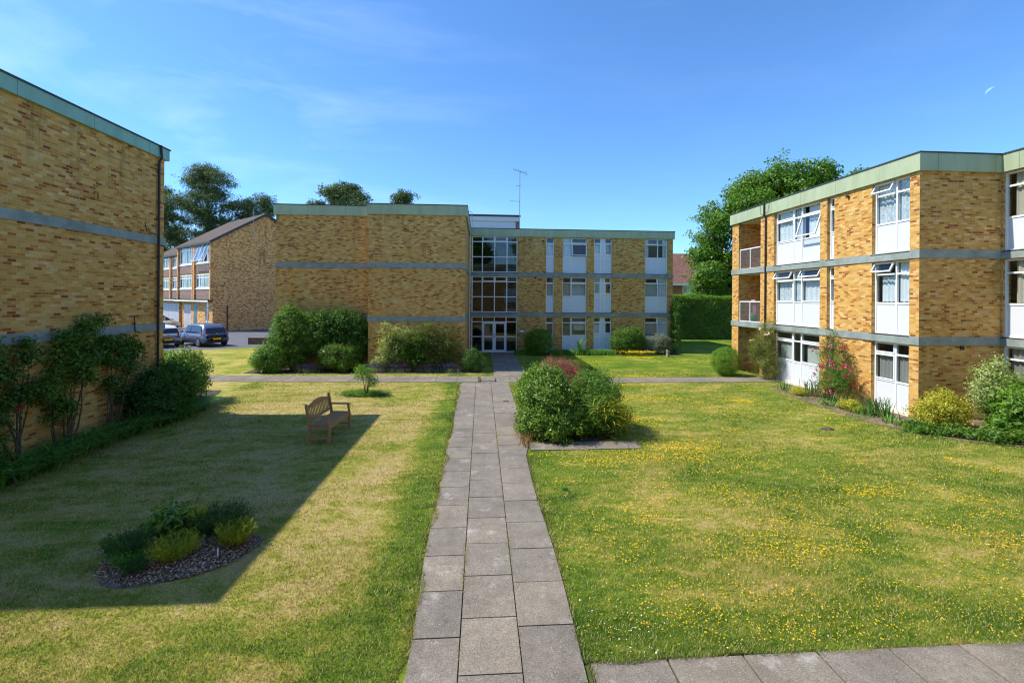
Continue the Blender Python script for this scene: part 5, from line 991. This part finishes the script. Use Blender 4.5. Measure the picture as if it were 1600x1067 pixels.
def pine(label, x, y, h, w, z0, n, sz, N, lean=0, r=.42, tp=.55):
    pts = [(x, y, 0), (x+.1+lean*.3, y, h*.35), (x-.1+lean*.6, y, h*.65), (x+lean, y, h*.93)]; tree('pine_tree', label, (x, y), pts, [r, r*.8, r*.55, r*.15], pineblobs(x+lean*.6, y, z0, h-.6, w, n, sz, tp), int(N*.95), 'pine', .30, .42, 'pinebark', 'pine trees behind the buildings', aspect=.28, shell=.7, lump=.4, fill=.08)
pine('tallest pine tree rising behind the town house roof', -41.5, 72, 23.4, 6.3, 8.5, 48, 1.75, 56000, tp=.5)
pine('pine tree seen close beside the left flats corner', -47.2, 71, 19.9, 4.2, 4.5, 32, 1.6, 32000, r=.32, tp=.4)
pine('leaning pine tree right of the tallest one over the ridge', -36.6, 73, 18.7, 3.5, 8, 24, 1.5, 25000, .6, r=.3, tp=.3)
pine('smaller rounded pine just left of the central flats', -34.4, 75, 19.8, 2.7, 9.5, 15, 1.5, 17000, tp=.3)
pine('dark pine standing lowest behind the town house eaves', -52, 75, 17.6, 4.6, 4, 22, 1.7, 20000, r=.3)
pine('broad pine crown rising over the left part of the central flats', -16.2, 56, 17.3, 4.0, 12.6, 24, 1.3, 30000, tp=.35)
pine('low pine crown at the left of the broad pine over the flats', -19.9, 57, 15.6, 1.5, 11, 8, 1.1, 10000, tp=.2)
pine('smallest pine crown over the joint of the central flats', -9.7, 56, 16.6, 1.3, 12, 8, 1.1, 11000, tp=.3)
random.seed(9)
TB = []
for (u, v, s) in [(29.3, 15.0, 2.4), (27.0, 14.0, 2.2), (31.5, 14.2, 2.3), (24.8, 12.3, 2.0), (22.9, 11.6, 1.6), (33.6, 14.0, 1.9), (26.5, 11.8, 2.2), (29.5, 12.5, 2.4), (33, 12, 2.2), (23.6, 9.8, 1.8), (22.2, 8.0, 1.7), (24.3, 7.4, 1.9), (21.7, 6.2, 1.6), (23.6, 5.4, 1.6), (26.5, 8.8, 2.3), (30, 9.5, 2.4), (33.5, 9, 2.3), (25.8, 6, 1.8), (28.5, 6.5, 2.2), (21.4, 4.9, 1.1), (36, 11.5, 2), (35.4, 14.6, 1.7), (31.8, 15.4, 1.5), (27.6, 15.3, 1.5), (22.3, 10.6, 1.2)]:
    TB.append((u+random.uniform(-.3, .3), 42.8+random.uniform(-2.2, 2.2), v*1.03-.35, s, s, s*.78))
tree('chestnut_tree', 'large broadleaf tree behind the hedge and the right flats roof', (27.5, 43), [(27.5, 43, 0), (27.4, 43, 3.5), (27.6, 43, 7), (28.5, 43, 11), (29, 43, 14)], [.5, .42, .35, .22, .1], TB, 82000, 'tree', .27, .6, 'bark', aspect=.6, fill=.08, shell=.6, lump=.42)
bush('shrub', 'light green bushy growth showing above the hedge below the tree', 'shrub', (22.2, 41.8), [(0, 0, 3.6, 1.6, .8, 1.1), (2.2, 0, 3.4, 1.4, .8, 1.0), (-1.8, .2, 3.2, 1.0, .7, .9)], 14000, 'bright', .12, .35)
# trees behind the viewer, seen in the window reflections
for i, (xx, yy, lab) in enumerate([(-8, -16, 'broadleaf tree behind the viewer on the left'), (0, -18, 'broadleaf tree behind the viewer in the middle'), (9, -17, 'broadleaf tree behind the viewer on the right')]):
    tree('broadleaf_tree', lab, (xx, yy), [(xx, yy, 0), (xx, yy, 4), (xx, yy, 8), (xx, yy, 11)], [.4, .3, .2, .1], [(xx+random.uniform(-2.5, 2.5), yy+random.uniform(-2, 2), random.uniform(6, 14), 2.2, 2.2, 1.9) for _ in range(9)], 9000, 'tree', .4, .8, 'bark', 'trees behind the viewer')
# faint daytime moon
mb = MB(); cx = Vector((math.sin(PHI)*711 + 748*math.cos(PHI), math.cos(PHI)*711 - 748*math.sin(PHI), 466.4-142+.0075*748)).normalized(); R0 = 1500
up = Vector((0, 0, 1)); rt_ = cx.cross(up).normalized(); up2 = rt_.cross(cx)
outer = [R_(70+a*10) for a in range(13)]; r_ = 11
for i in range(12):
    f0, f1 = [math.sin(math.pi*j/12)*.45 for j in (i, i+1)]; A, B_ = outer[i], outer[i+1]
    q = lambda a, k: cx*R0 + (rt_*math.cos(a) + up2*math.sin(a))*r_*k
    mb.box8([q(A, 1-f0), q(B_, 1-f1), q(B_, 1.001), q(A, 1.001)] + [p + cx*2 for p in (q(A, 1-f0), q(B_, 1-f1), q(B_, 1.001), q(A, 1.001))])
mk = NT('moon'); mk.base((0, 0, 0)); mk.b.inputs['Emission Color'].default_value = (.22, .45, .95, 1); mk.b.inputs['Emission Strength'].default_value = 1.0
tag(mb.build('moon', mk.m), 'faint crescent moon in the clear blue sky at the upper right', 'moon')
